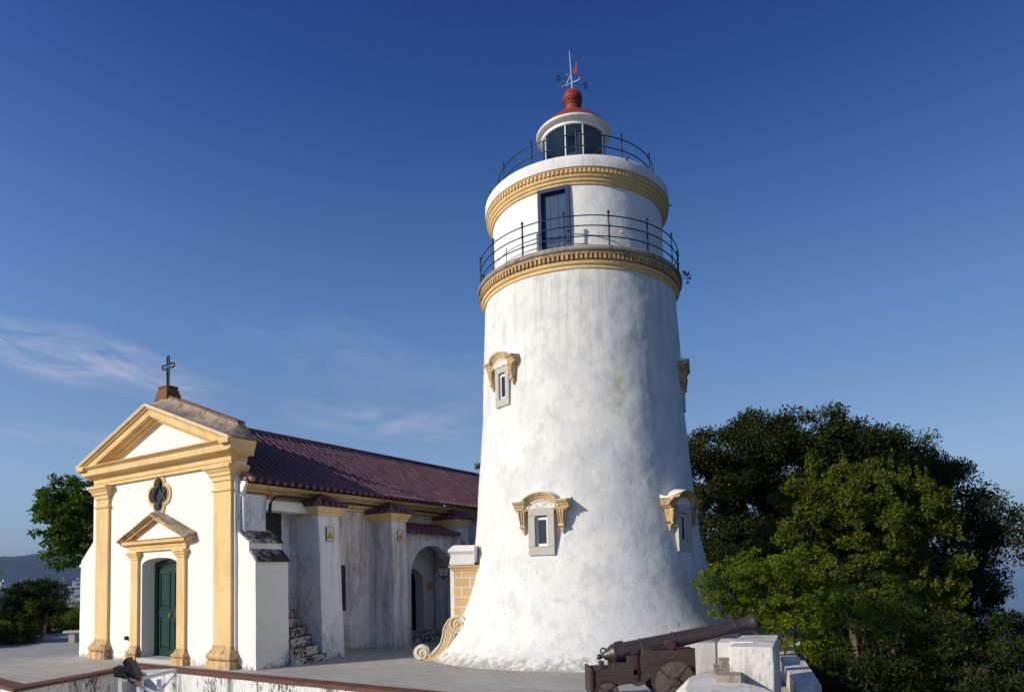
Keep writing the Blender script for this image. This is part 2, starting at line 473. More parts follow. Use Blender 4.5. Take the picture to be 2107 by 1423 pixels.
def paving():
    m, t, b = new_mat('stone_paving')
    c = nn(t, 'ShaderNodeTexCoord')
    mp = nn(t, 'ShaderNodeMapping', inp={'Rotation': (0, 0, R(32.5))})
    t.links.new(c.outputs['Object'], mp.inputs[0])
    br = nn(t, 'ShaderNodeTexBrick', offset=.5, inp={'Color1': (.47, .45, .40, 1), 'Color2': (.41, .39, .35, 1), 'Mortar': (.20, .19, .165, 1), 'Scale': 1.0,
            'Mortar Size': .010, 'Mortar Smooth': .3, 'Bias': 0, 'Brick Width': .62, 'Row Height': .31})
    t.links.new(mp.outputs[0], br.inputs['Vector'])
    a = tnoise(t, .45, 7, .65); d = tnoise(t, 4, 8, .7)
    cc = mixc(t, rng(t, a, .38, .66, 0, .6), br.outputs[0], (.28, .265, .235))
    cc = mixc(t, rng(t, d, .5, .72, 0, .5), cc, (.47, .45, .41))
    t.links.new(cc, b.inputs['Base Color']); b.inputs['Roughness'].default_value = .75
    inv = rng(t, br.outputs['Fac'], 0, 1, 1, 0)
    bump(t, b, inv, smath(t, 'MULTIPLY', d, .8), dist=.008)
    return m
M['paving'] = paving()
def ashlar():
    m, t, b = new_mat('yellow_blocks_white_joints')
    c = nn(t, 'ShaderNodeTexCoord'); mp = nn(t, 'ShaderNodeMapping', inp={'Rotation': (R(90), 0, 0), 'Location': (.12, .06, 0)})
    t.links.new(c.outputs['Object'], mp.inputs[0])
    br = nn(t, 'ShaderNodeTexBrick', offset=.5, inp={'Color1': (.74, .47, .20, 1), 'Color2': (.66, .42, .19, 1), 'Mortar': (.74, .72, .66, 1), 'Scale': 1.0,
            'Mortar Size': .016, 'Mortar Smooth': .3, 'Brick Width': .40, 'Row Height': .235})
    t.links.new(mp.outputs[0], br.inputs['Vector'])
    n = tnoise(t, 9, 7, .7)
    cc = mixc(t, rng(t, n, .5, .75, 0, .5), br.outputs[0], (.50, .34, .2))
    t.links.new(cc, b.inputs['Base Color']); b.inputs['Roughness'].default_value = .85
    bump(t, b, n, smath(t, 'MULTIPLY', br.outputs['Fac'], .8), dist=.01)
    return m
M['ashlar'] = ashlar()
def glass(name, c, rough=.06):
    m, t, b = new_mat(name)
    b.inputs['Base Color'].default_value = (*c, 1); b.inputs['Roughness'].default_value = rough
    b.inputs['Specular IOR Level'].default_value = .55
    return m
M['pane'] = glass('window_glass', (.012, .02, .03))
M['lampglass'] = glass('frosted_lamp_glass', (.45, .45, .43), .35)
def clearglass():
    m, t, b = new_mat('lantern_glass')
    out = t.nodes['Material Output']
    tr = nn(t, 'ShaderNodeBsdfTransparent', inp={'Color': (.80, .88, .94, 1)})
    gl = nn(t, 'ShaderNodeBsdfGlossy', inp={'Roughness': .04, 'Color': (.8, .85, .9, 1)})
    fr = nn(t, 'ShaderNodeFresnel', inp={'IOR': 1.6})
    mx = nn(t, 'ShaderNodeMixShader')
    t.links.new(fr.outputs[0], mx.inputs[0]); t.links.new(tr.outputs[0], mx.inputs[1]); t.links.new(gl.outputs[0], mx.inputs[2])
    t.links.new(mx.outputs[0], out.inputs[0])
    return m
M['clear'] = clearglass()
M['lens'] = glass('green_tinted_lens', (.09, .15, .13), .12)

def leafmat(name, c1, c2, c3=None, trans=.25, rough=.5, spec=.12):
    m, t, b = new_mat(name)
    at_ = nn(t, 'ShaderNodeAttribute', attribute_name='var')
    c = mixc(t, at_.outputs['Fac'], c1, c2)
    if c3:
        c = mixc(t, rng(t, tnoise(t, .9, 3), .5, .62), c, c3)
    t.links.new(c, b.inputs['Base Color'])
    b.inputs['Roughness'].default_value = rough
    b.inputs['Specular IOR Level'].default_value = spec
    out = t.nodes['Material Output']
    tl = nn(t, 'ShaderNodeBsdfTranslucent')
    bright = nn(t, 'ShaderNodeMixRGB', blend_type='MULTIPLY', inp={'Fac': 1, 'Color2': (1.5, 1.7, .6, 1)})
    t.links.new(c, bright.inputs[1]); t.links.new(bright.outputs[0], tl.inputs[0])
    mx = nn(t, 'ShaderNodeMixShader', inp={'Fac': trans})
    t.links.new(b.outputs[0], mx.inputs[1]); t.links.new(tl.outputs[0], mx.inputs[2])
    t.links.new(mx.outputs[0], out.inputs[0])
    return m

# ------------------------------------------------------------------ the ground
def terrace():
    mb = MB()
    outline = [(-16, 18.7), (-9.65, 13.5), (-9.14, 16.82), (-1.72, 11.85), (1.28, 9.90), (1.13, 5), (1.13, -8), (3.6, -8), (3.9, 8.9), (4.9, 12.4), (7.4, 18.5), (10, 27), (10, 46), (-27, 46), (-24, 30), (-23, 18.7)]
    mb.prism(outline, XY, -2.7, 0)
    o = mb.build('terrace', M['paving']); tag(o, kind='structure')
    e = MB(); e.prism([(-17, 18.5), (-17, -9), (1.15, -9), (1.15, 5), (1.3, 9.9), (-1.66, 11.85), (-9.1, 16.8), (-9.6, 13.45), (-16, 18.6)], XY, -2.55, -2.3)
    tag(e.build('pavement', M['paving']), kind='structure')
terrace()
DX = MB()
def terrain():
    def h(x, y):
        d = max((x - (.42 * (y - 10) + 4.3)) * .92, (-20.5 - .2 * (y - 23) - x), y - 42, -10 - y)
        r = math.hypot(x, y - 20)
        z = -2.65
        if d > 0: z = -2.65 - d * .50 - .012 * min(d, 60) ** 1.3
        if d > 0: z += mnoise.noise(Vector((x, y, 0)) * .05) * min(d * .2, 5)
        return max(z, -91)
    mb = MB(); vs = []; fs = []
    rad = [0, 4, 8, 12, 15, 18, 21, 24, 27, 30, 34, 38, 43, 50, 60, 75, 95, 120, 150, 190, 240, 320]
    n = 120
    for i, r in enumerate(rad):
        for k in range(n):
            a = 2 * math.pi * k / n
            x, y = r * math.cos(a) - 4, r * math.sin(a) + 20
            vs.append((x, y, h(x, y)))
    for i in range(len(rad) - 1):
        for k in range(n):
            fs.append((i * n + k, i * n + (k + 1) % n, (i + 1) * n + (k + 1) % n, (i + 1) * n + k))
    mb.add(vs, fs)
    tag(mb.build('hillside', simple('hill_soil', (.035, .04, .018), .95, var=.4, scale=1, bmp=.05, bs=3), smooth=60), kind='structure')
    m, t, b = new_mat('sea_water')
    b.inputs['Base Color'].default_value = (.03, .07, .11, 1); b.inputs['Roughness'].default_value = .25
    c = nn(t, 'ShaderNodeTexCoord')
    n1 = nn(t, 'ShaderNodeTexNoise', inp={'Scale': .05, 'Detail': 5.})
    t.links.new(c.outputs['Object'], n1.inputs['Vector'])
    bump(t, b, n1.outputs[0], dist=2., strength=.5)
    w = MB(); w.lathe([(0.01, -90), (300, -90), (3000, -90), (26000, -90)], 96)
    tag(w.build('water', m, smooth=60), kind='structure')
    # the built-up plain on the left and behind
    g = MB(); g.prism([(-9000, -200), (-200, -200), (-100, 250), (600, 1200), (700, 7000), (-9000, 9000)], XY, -89.5, -87)
    tag(g.build('ground', simple('city_ground', (.10, .11, .09), .9, var=.5, scale=.01, bmp=0)), kind='structure')
terrain()

def far_hills():
    m = simple('forested_hill', (.030, .046, .026), .95, var=.45, scale=.012, bmp=0)
    t = m.node_tree; b = t.nodes['Principled BSDF']
    bump(t, b, tnoise(t, .02, 8, .7), dist=40, strength=1)
    mb = MB(); vs = []; fs = []
    na, nr = 220, 26
    for i in range(na):
        az = R(-62 + 78 * i / (na - 1))
        for j in range(nr):
            f = j / (nr - 1)
            r = 2450 + 2100 * f
            x, y = math.sin(az) * r, math.cos(az) * r
            base = 236 * math.sin(math.pi * min(1, f * .98 + .01)) ** .9
            k = .88 + .16 * mnoise.noise(Vector((az * 6, 3, 0))) + .09 * mnoise.noise(Vector((az * 22, 1, 0)))
            z = -88 + base * k * (1 + .12 * math.cos((az - R(-34.5)) * 6)) + 42 * mnoise.fractal(Vector((x, y, 0)) * .0022, 1, 2, 5) * math.sin(math.pi * f)
            vs.append((x, y, max(z, -89)))
    for i in range(na - 1):
        for j in range(nr - 1):
            fs.append((i * nr + j, i * nr + j + 1, (i + 1) * nr + j + 1, (i + 1) * nr + j))
    mb.add(vs, fs)
    o = mb.build('hills', m, smooth=50); tag(o, kind='structure')
    return o
hills_o = far_hills()

# ------------------------------------------------------------------ the lighthouse
CX, CY = 1.917, 17.914
LH = empty('lighthouse', (CX, CY, 0), 0, 'tall white round lighthouse with flared base, yellow cornices and a red domed lantern', 'lighthouse')
def lighthouse():
    prof_pts = [(-.05, 4.24), (.12, 4.0), (.39, 3.74), (.82, 3.46), (1.2, 3.29), (1.6, 3.15), (2.0, 3.05), (2.5, 2.93), (3.2, 2.83), (4.0, 2.765), (5.4, 2.65), (6.9, 2.575), (8.1, 2.53), (9.0, 2.49)]
    def rad(z):
        for i in range(len(prof_pts) - 1):
            z0, r0 = prof_pts[i]; z1, r1 = prof_pts[i + 1]
            if z <= z1:
                # catmull-rom
                zp, rp = prof_pts[max(i - 1, 0)]; zn, rn = prof_pts[min(i + 2, len(prof_pts) - 1)]
                t = (z - z0) / (z1 - z0)
                m0 = (r1 - rp) / (z1 - zp) * (z1 - z0); m1 = (rn - r0) / (zn - z0) * (z1 - z0)
                return (2 * t ** 3 - 3 * t * t + 1) * r0 + (t ** 3 - 2 * t * t + t) * m0 + (-2 * t ** 3 + 3 * t * t) * r1 + (t ** 3 - t * t) * m1
        return prof_pts[-1][1]
    mb = MB(); vs = []; fs = []
    NZ, NA = 170, 288
    for i in range(NZ + 1):
        z = -.05 + 9.05 * i / NZ
        for k in range(NA):
            a = 2 * math.pi * k / NA
            r = rad(z)
            q = Vector((math.cos(a) * 2.6, math.sin(a) * 2.6, z))
            r += .022 * mnoise.noise(q * .55) + .014 * mnoise.noise(q * 1.6) + .006 * mnoise.noise(q * 5)
            vs.append((r * math.cos(a), r * math.sin(a), z))
    cuts = ((-25.2, 2.39), (43.3, 2.42), (-51.6, 6.0), (73, 6.0))
    for i in range(NZ):
        for k in range(NA):
            zm = -.05 + 9.05 * (i + .5) / NZ; am = math.degrees(2 * math.pi * (k + .5) / NA) + 90
            if any(c1 + .12 < zm < c1 + .92 and abs((am - c0 + 180) % 360 - 180) < 4.4 for c0, c1 in cuts): continue
            fs.append((i * NA + k, i * NA + (k + 1) % NA, (i + 1) * NA + (k + 1) % NA, (i + 1) * NA + k))
    mb.add(vs, fs)
    mb.build('tower_shaft', M['tower'], LH, smooth=60)
    # lower gallery
    y = MB(); y.lathe([(2.44, 8.93), (2.52, 8.95), (2.525, 9.02), (2.56, 9.04), (2.58, 9.10), (2.44, 9.10)], 192, closed=True)
    g = y.build('gallery_cornice', M['yellow'], LH, smooth=30)
    def toothed(r_in, r_lo, r_hi, z0, z1, n):
        d = MB(); pts_o = []
        for k in range(n):
            for f, r_ in ((.02, r_lo), (.48, r_lo), (.5, r_hi), (1.0, r_hi)):
                a = 2 * math.pi * (k + f) / n; pts_o.append((r_ * math.cos(a), r_ * math.sin(a)))
        pts_i = [(r_in * p[0] / math.hypot(*p), r_in * p[1] / math.hypot(*p)) for p in pts_o]
        m_ = len(pts_o); vs_ = [(*p, z0) for p in pts_o] + [(*p, z1) for p in pts_o] + [(*p, z0) for p in pts_i] + [(*p, z1) for p in pts_i]; fs_ = []
        for i in range(m_):
            j = (i + 1) % m_
            fs_ += [(i, j, m_ + j, m_ + i), (2 * m_ + i, 2 * m_ + j, j, i), (m_ + i, m_ + j, 3 * m_ + j, 3 * m_ + i)]
        return d.add(vs_, fs_)
    toothed(2.44, 2.55, 2.615, 9.135, 9.24, 150).build('dentil_course', M['yellow_old'], g)
    tb = MB(); tb.lathe([(2.44, 9.101), (2.555, 9.101), (2.555, 9.134), (2.44, 9.134)], 192, closed=True); tb.lathe([(2.44, 9.241), (2.62, 9.241), (2.635, 9.27), (2.635, 9.30), (2.44, 9.30)], 192, closed=True)
    tb.build('dentil_band', M['yellow_old'], g, smooth=30)
    s = MB(); s.lathe([(2.2, 9.301), (2.66, 9.301), (2.685, 9.33), (2.685, 9.385), (2.66, 9.42), (2.15, 9.45)], 192, closed=True)
    s.build('gallery_floor', M['ledge'], LH, smooth=35)
    # drum
    NA = 192
    dm = MB(); vs = []; fs = []
    for i in range(24):
        z = 9.42 + 1.72 * i / 23
        for k in range(NA):
            a = 2 * math.pi * k / NA
            q = Vector((math.cos(a) * 2.2, math.sin(a) * 2.2, z)); r = 2.235 + .012 * mnoise.noise(q * 1.2) + .005 * mnoise.noise(q * 5)
            vs.append((r * math.cos(a), r * math.sin(a), z))
    for i in range(23):
        for k in range(NA):
            zm = 9.42 + 1.72 * (i + .5) / 23; am = math.degrees(2 * math.pi * (k + .5) / NA) + 90
            if 9.6 < zm < 11.02 and abs((am + 19.6 + 180) % 360 - 180) < 8.3: continue
            fs.append((i * NA + k, i * NA + (k + 1) % NA, (i + 1) * NA + (k + 1) % NA, (i + 1) * NA + k))
    dm.add(vs, fs)
    drum = plaster('drum_plaster', (.82, .80, .755), (.52, .50, .47), .35, .55, .8, .08, seed=21)
    dm.build('watch_room_wall', drum, LH, smooth=60)
    u = MB(); u.lathe([(2.2, 11.06), (2.27, 11.08), (2.28, 11.13), (2.31, 11.15), (2.32, 11.20), (2.355, 11.23), (2.36, 11.28), (2.365, 11.29), (2.365, 11.385), (2.40, 11.39), (2.40, 11.42), (2.2, 11.42)], 192, closed=True)
    uc = u.build('upper_cornice', M['yellow'], LH, smooth=30)
    toothed(2.30, 2.362, 2.402, 11.30, 11.38, 140).build('dentil_course', M['yellow'], uc)
    p = MB(); p.lathe([(2.2, 11.421), (2.425, 11.421), (2.43, 11.5), (2.425, 11.68), (2.41, 11.705), (2.2, 11.71), (1.0, 11.73)], 192)
    p.build('parapet', plaster('upper_parapet_plaster', (.78, .765, .73), (.36, .33, .28), .5, .5, .76, .14, seed=23), LH, smooth=40)
    # door to the gallery: measured azimuths -29.5 .. -9.7 degrees
    ac = R(-19.6)
    Md = Matrix.Rotation(ac, 4, 'Z')          # local: faces -Y
    fr = MB()
    hw, z0, z1 = .385, 9.55, 11.08
    fr.holed([(-hw, z0), (hw, z0), (hw, z1), (-hw, z1)], [[(-hw + .085, z0 + .07), (hw - .085, z0 + .07), (hw - .085, z1 - .09), (-hw + .085, z1 - .09)]], XZ, -2.275, -2.12)
    for i, v in enumerate(fr.v): fr.v[i] = tuple(Md @ Vector(v))
    dr = fr.build('door', M['blue'], LH)
    tag(dr, 'navy blue wooden door with a chipped frame')
    pn = MB()
    for k in range(3): pn.box(-.30 + k * .2 + .004, -2.17, z0 + .07, -.30 + (k + 1) * .2 - .004, -2.13, z1 - .09, Md)
    pn.build('door_leaf', simple('faded_blue_paint', (.016, .055, .13), .5, var=.3, scale=14), dr, bevel=.003)
    bb = MB(); bb.box(-.29, -2.18, z0 + .25, .29, -2.165, z0 + .29, Md); bb.build('bar', M['blue'], dr)
    bk = MB(); bk.box(-.31, -2.13, z0 + .05, .31, -2.10, z1 - .05, Md); bk.build('door_back', M['dark'], dr)
    # railings
    def railing(name, Rr, zf, ztop, zs, azs, label):
        rl = empty(name, (0, 0, 0)); rl.parent = LH
        tag(rl, label)
        for z in zs:
            t = MB(); n = 160
            t.lathe([(Rr + .014 * math.cos(2 * math.pi * q / 8), z + .014 * math.sin(2 * math.pi * q / 8)) for q in range(8)], n, closed=True)
            t.build('rail', M['blue'], rl, smooth=60)
        for az in azs:
            a = R(az) - math.pi / 2
            x, y = Rr * math.cos(a), Rr * math.sin(a)
            pmb = MB()
            pmb.tube([(x, y, zf), (x, y, ztop - .07)], .021, 8)
            for z in zs: pmb.ball((x, y, z), .036, 10, 6)
            pmb.ball((x, y, ztop - .035), .036, 10, 6); pmb.tube([(x, y, ztop - .01), (x, y, ztop + .035)], .012, 6, .003)
            pmb.lathe([(.0, 0), (.045, 0), (.045, .03), (.02, .05)], 8, M=Matrix.Translation((x, y, zf)))
            pmb.build('post', M['blue'], rl, smooth=50)
    railing('lower_railing', 2.60, 9.41, 10.26, (10.14, 9.90, 9.65), [-12.5 + 22.9 * k for k in range(-8, 8) if -12.5 + 22.9 * k < 168 and -12.5 + 22.9 * k > -192], 'navy three-rail railing round the gallery below the watch room')
    railing('upper_railing', 2.06, 11.70, 12.55, (12.42, 12.14), [-4.5 + 32 * k for k in range(-5, 6)], 'navy two-rail railing round the lantern')
    # lantern room
    ln = empty('lantern_room', (0, 0, 0)); ln.parent = LH
    b0 = MB(); b0.lathe([(.80, 11.7), (.93, 11.7), (.93, 12.15), (.90, 12.18), (.90, 12.55), (.87, 12.6), (.80, 12.6)], 64, closed=True); b0.build('lantern_base', M['cream'], ln, smooth=30)
    gl = MB(); gl.lathe([(.835, 12.6), (.835, 13.6)], 64); gl.build('glazing', M['clear'], ln, smooth=60)
    for k in range(9):
        a = R(10 + 47 * k if k < 8 else -37) - math.pi / 2
        if k == 8: continue
        mu = MB(); Mx = Matrix.Rotation(a, 4, 'Z'); mu.box(.825, -.014, 12.58, .856, .014, 13.6, Mx); mu.build('mullion', M['whitemetal'], ln)
    rg = MB(); rg.lathe([(.80, 13.52), (.875, 13.52), (.885, 13.56), (.885, 13.63), (.80, 13.63)], 96, closed=True); rg.build('top_ring', M['whitemetal'], ln, smooth=30)
    sh = MB(); sh.lathe([(.80, 12.58), (.80, 13.55)], 32, a0=R(5), a1=R(160)); sh.build('blackout_screen', simple('blackout', (.13, .14, .16), .7), ln, smooth=60)
    ev = MB(); ev.lathe([(.3, 13.62), (.86, 13.60), (.96, 13.62), (1.005, 13.66), (1.01, 13.71), (.97, 13.735), (.3, 13.9)], 96, closed=True)
    ev.build('eave', M['cream'], ln, smooth=40)
    rf = MB(); rf.lathe([(.965, 13.735), (.90, 13.84), (.76, 13.98), (.58, 14.13), (.40, 14.26), (.27, 14.36), (.215, 14.42)], 96); rf.build('dome', M['redpaint'], ln, smooth=60)
    nk = MB(); nk.lathe([(.215, 14.40), (.225, 14.47), (.20, 14.50), (.205, 14.55), (.225, 14.56), (.225, 14.585), (.20, 14.60), (.235, 14.65), (.262, 14.74), (.262, 14.80), (.267, 14.805), (.262, 14.82), (.24, 14.89), (.19, 14.955), (.12, 15.0), (.04, 15.02), (.03, 15.06), (.0001, 15.07)], 48)
    vb = nk.build('vent_ball', M['redpaint'], ln, smooth=35)
    hl = MB()
    for k in range(16):
        for row, (z, r_, off) in enumerate(((14.715, .256, 0), (14.66, .242, .5))):
            a = 2 * math.pi * (k + off) / 16
            Mx = Matrix.Rotation(a, 4, 'Z') @ Matrix.Translation((r_, 0, z)) @ Matrix.Rotation(R(90), 4, 'Y')
            hl.lathe([(.0001, .006), (.02, .006), (.02, -.01)], 10, M=Mx)
    hl.build('vent_hole', M['muzzle'], vb).name = 'vent_holes'
    le = MB(); le.lathe([(.05, 12.3), (.30, 12.32), (.36, 12.42), (.42, 12.52), (.38, 12.62), (.45, 12.70), (.40, 12.8), (.46, 12.88), (.38, 12.96), (.42, 13.02), (.3, 13.12), (.1, 13.16)], 32); le.build('lens', M['lens'], ln, smooth=50)
    bu = MB(); bu.lathe([(.0001, 12.75), (.055, 12.75), (.055, 13.42), (.0001, 13.42)], 20, M=Matrix.Translation((.085, -.60, 0))); bu.build('lamp_cylinder', simple('pale_brass', (.72, .68, .38), .4), ln, smooth=40)
    # weather vane
    wv = empty('weather_vane', (0, 0, 0)); wv.parent = LH
    r0 = MB(); r0.tube([(0, 0, 15.03), (-.02, 0, 15.5), (-.05, 0, 16.16)], [.013, .010, .005], 8); r0.build('rod', M['whitemetal'], wv, smooth=60)
    ar = MB(); ar.tube([(-.24, -.05, 15.10), (.24, .05, 15.40)], .008, 6); ar.tube([(.20, -.24, 15.16), (-.20, .24, 15.34)], .006, 6); ar.build('arms', M['whitemetal'], wv)
    for q in ((-.24, -.05, 15.10), (.24, .05, 15.40)):
        bt = MB(); bt.ball(q, .04, 8, 6); bt.build('finial', M['orange'], wv, smooth=60)
    hd = MB(); hd.tube([(-.02, 0, 15.50), (-.16, -.05, 15.44)], .010, 6); hd.tube([(-.02, 0, 15.50), (-.15, .1, 15.27)], .010, 6); hd.build('pointer', M['whitemetal'], wv)
    tl = MB()
    tl.prism([(0.0, 15.52), (.07, 15.60), (.12, 15.80), (.145, 15.84), (.155, 15.74), (.12, 15.66), (.155, 15.67), (.135, 15.53), (.08, 15.50)], XZ, -.008, .008)
    tl.build('tail', M['orange'], wv)
    O_ = MB()
    Mo = Matrix.Translation((-.37, -.02, 15.37)) @ Matrix.Rotation(R(12), 4, 'Z')
    ring_o = [(math.cos(a) * .056, math.sin(a) * .08) for a in [2 * math.pi * k / 20 for k in range(20)]]
    ring_i = [(math.cos(a) * .030, math.sin(a) * .055) for a in [2 * math.pi * k / 20 for k in range(20)]]
    O_.holed(ring_o, [ring_i], XZ, -.008, .008)
    O_.v = [tuple(Mo @ Vector(v)) for v in O_.v]
    O_.build('letter', M['black'], wv)
    ar2 = MB(); ar2.tube([(-.02, 0, 15.30), (-.33, -.02, 15.37)], .004, 5); ar2.tube([(-.01, 0, 15.25), (.30, .02, 15.16)], .005, 5); ar2.build('letter_arm', M['black'], wv)
    E_ = MB(); Me = Matrix.Translation((.33, .0, 15.07))
    E_.box(0, -.008, 0, .026, .008, .17, Me)
    for z, w in ((0, .095), (.07, .075), (.142, .095)): E_.box(.024, -.0075, z + .001, w, .0075, z + .026, Me)
    E_.box(.08, -.007, .027, .095, .007, .05, Me); E_.box(.08, -.007, .12, .095, .007, .143, Me); E_.box(-.012, -.007, .002, .0, .007, .02, Me); E_.box(-.012, -.007, .15, .0, .007, .168, Me)
    E_.build('letter', M['black'], wv)

    # windows with scrolled hoods
    def window(az, zb, dist, label, inset=.11, sc3=(.93, 1, 1)):
        Mw = Matrix.Rotation(R(az), 4, 'Z') @ Matrix.Translation((0, -dist, zb)) @ Matrix.Diagonal((*sc3, 1))
        T = lambda m_: [tuple(Mw @ Vector(v)) for v in m_.v]
        T2 = lambda m_: [tuple(Mw @ (Vector(v) + Vector((0, inset, 0)))) for v in m_.v]
        s_ = MB(); w = .33
        s_.holed([(-w, 0), (w, 0), (w, 1.04), (-w, 1.04)], [[(-.165, .19), (.165, .19), (.165, .84), (.135, .875), (-.135, .875), (-.165, .84)]], XZ, -.045, .30)
        jn = MB()
        s_.v = T(s_); so = s_.build('window', M['granite'], LH)
        tag(so, label)
        for jb in ((-w, .187, w, .193), (-w, .873, -.14, .878), (.14, .873, w, .878)):
            j = MB(); j.box(jb[0], -.048, jb[1], jb[2], -.0455, jb[3]); j.v = T(j); j.build('joint', M['lichen'], so)
        f = MB(); f.holed([(-.164, .192), (.164, .192), (.164, .85), (-.164, .85)], [[(-.105, .255), (.105, .255), (.105, .785), (-.105, .785)]], XZ, .035, .07); f.v = T(f); f.build('frame', M['whitemetal'], so)
        g_ = MB(); g_.box(-.11, .05, .25, .11, .062, .79); g_.v = T(g_); g_.build('pane', M['pane'], so)
        # hood
        hz = 1.13
        path = [(.70, hz), (.43, hz)]
        for k in range(15):
            a = R(20 + 140 * k / 14); path.append((.46 * math.cos(a), hz - .12 + .31 * math.sin(a)))
        path += [(-.43, hz), (-.70, hz)]
        prof = [(-.10, .25), (-.10, -.13), (-.045, -.15), (-.04, -.175), (.0, -.19), (.012, -.23), (.042, -.25), (.046, -.27), (.07, -.27), (.08, .25)]
        hmb = MB(); hmb.sweep(path, prof, lambda a, b, c: (a, c, b)); hmb.v = T2(hmb)
        ho = hmb.build('hood', M['yellow_old'] if az > 40 else M['hood'], so, smooth=25)
        # little white roof that falls from the wall to the hood's edge
        top = []; back = []
        for (a, b) in path:
            top.append((a * 1.0, -.26, b + .072)); back.append((a * .96, .22, b + .27 - .06 * abs(a)))
        mid = [((p[0] + q[0]) / 2, p[1] * .45 + q[1] * .55 + .04, p[2] * .62 + q[2] * .38 - .02) for p, q in zip(top, back)]
        low = [(p[0], .22, p[2] - .04) for p in top]
        n = len(top); c_ = MB(); vs = top + mid + back + low; fs = []
        for rr in range(3):
            for i in range(n - 1): fs.append((rr * n + i, rr * n + i + 1, (rr + 1) * n + i + 1, (rr + 1) * n + i))
        for i in range(n - 1): fs.append((3 * n + i, 3 * n + i + 1, i + 1, i))
        fs += [(0, n, 2 * n, 3 * n), (n - 1, 4 * n - 1, 3 * n - 1, 2 * n - 1)]
        c_.add(vs, fs); c_.v = T2(c_); c_.build('hood_top', M['white'], so, smooth=40)
        # carved lunette and egg-and-dart band
        lu = MB(); pts = [(.40 * math.cos(R(8 + 164 * k / 16)), 1.0 + .22 * math.sin(R(8 + 164 * k / 16))) for k in range(17)]
        lu.prism(pts, XZ, -.115, .2)
        rnd = random.Random(int(az) + 100)
        for k in range(46):
            a = R(rnd.uniform(14, 166)); r_ = rnd.uniform(.25, .95)
            lu.ball((.36 * r_ * math.cos(a), -.118, 1.03 + .14 * r_ * math.sin(a)), rnd.uniform(.012, .024), 6, 4)
        for k in range(22):
            a = R(10 + 160 * k / 21); lu.box(-.010, -.14, -.02, .010, -.11, .02, Matrix.Translation((.36 * math.cos(a), 0, 1.01 + .195 * math.sin(a))))
        lu.v = T2(lu); lu.build('carved_lunette', M['white'], so)
        for sx in (-1, 1):
            br = MB(); x = sx * .50
            for k in range(9): br.box(x - .15 + k * .036, -.16, .985, x - .15 + k * .036 + .02, .2, 1.028)
            br.hexa([(x - .06, -.11, .67), (x + .06, -.11, .67), (x + .06, .3, .67), (x - .06, .3, .67)], [(x - .10, -.155, .98), (x + .10, -.155, .98), (x + .10, .3, .98), (x - .10, .3, .98)])
            for q in (-1, 0, 1):
                br.tube([(x + q * .072, -.162, .97), (x + q * .058, -.150, .82), (x + q * .042, -.115, .68)], [.022, .019, .014], 6)
            for k in range(7): br.ball((x + (k % 2 - .5) * .06, -.15 + k * .006, (.93 - k * .036)), .017, 6, 4)
            br.tube([(x - .068, -.115, .645), (x + .068, -.115, .645)], .034, 10)
            br.hexa([(x - .012, -.03, .47), (x + .012, -.03, .47), (x + .012, .3, .47), (x - .012, .3, .47)], [(x - .06, -.10, .62), (x + .06, -.10, .62), (x + .06, .3, .62), (x - .06, .3, .62)])
            br.v = T2(br); br.build('bracket', M['yellow_old'] if az > 40 else M['hood'], so, smooth=35)
    window(-25.2, 2.39, 2.945, 'lower window facing the terrace under a yellow scrolled hood')
    window(43.3, 2.42, 2.945, 'lower window on the shaded side under a white topped hood', .11, (.84, .95, 1))
    window(-51.6, 6.0, 2.62, 'upper window near the left edge with a yellow arched hood', .04, (.78, .75, .93))
    window(73, 6.0, 2.60, 'upper window at the right edge seen almost side on', .04, (.78, .75, .93))
    # small fittings
    for az, z, r_, l in ((24, 11.66, 2.41, .12), (-68, 11.7, 2.41, .06), (82, 11.55, 2.41, .1)):
        a = R(az) - math.pi / 2
        sp = MB(); sp.tube([(r_ * math.cos(a), r_ * math.sin(a), z), ((r_ + l) * math.cos(a), (r_ + l) * math.sin(a), z + .02)], .016, 8); sp.build('spout', M['black'], LH)
    a = R(22) - math.pi / 2; hk = MB(); hk.ball((2.27 * math.cos(a), 2.27 * math.sin(a), 9.98), .03, 8, 6); hk.build('hook', M['granite'], LH)
lighthouse()

def kerb_ring():
    mb = MB(); mb.lathe([(4.1, .002), (4.50, .002), (4.5, .006), (4.1, .010)], 160, (CX, CY))
    mb.build('kerb', M['paving'], smooth=30).parent = None
    tag(bpy.data.objects['kerb'], kind='structure')
kerb_ring()

# ------------------------------------------------------------------ the chapel (x along the front, y into the depth)
CH = empty('chapel', (-6.377, 15.544, 0), R(-32.5), 'white chapel with yellow pilasters, gabled front and maroon tiled nave', 'chapel')
CC = -3.07      # middle of the front
def arch_pts(xc, hw, z0, zs, rise, n=12):
    """door shape, from the lower left over the arch to the lower right"""
    pts = [(xc - hw, z0)]
    for k in range(n + 1):
        a = math.pi - math.pi * k / n
        pts.append((xc + hw * math.cos(a), zs + rise * math.sin(a)))
    pts.append((xc + hw, z0))
    return pts
def quat(xc, zc, d, rho, n=64, sx=1, sz=1):
    pts = []
    for k in range(n):
        th = 2 * math.pi * k / n
        al = (th + math.pi / 4) % (math.pi / 2) - math.pi / 4
        r = d * math.cos(al) + math.sqrt(max(0, rho * rho - (d * math.sin(al)) ** 2))
        pts.append((xc + sx * r * math.cos(th), zc + sz * r * math.sin(th)))
    return pts
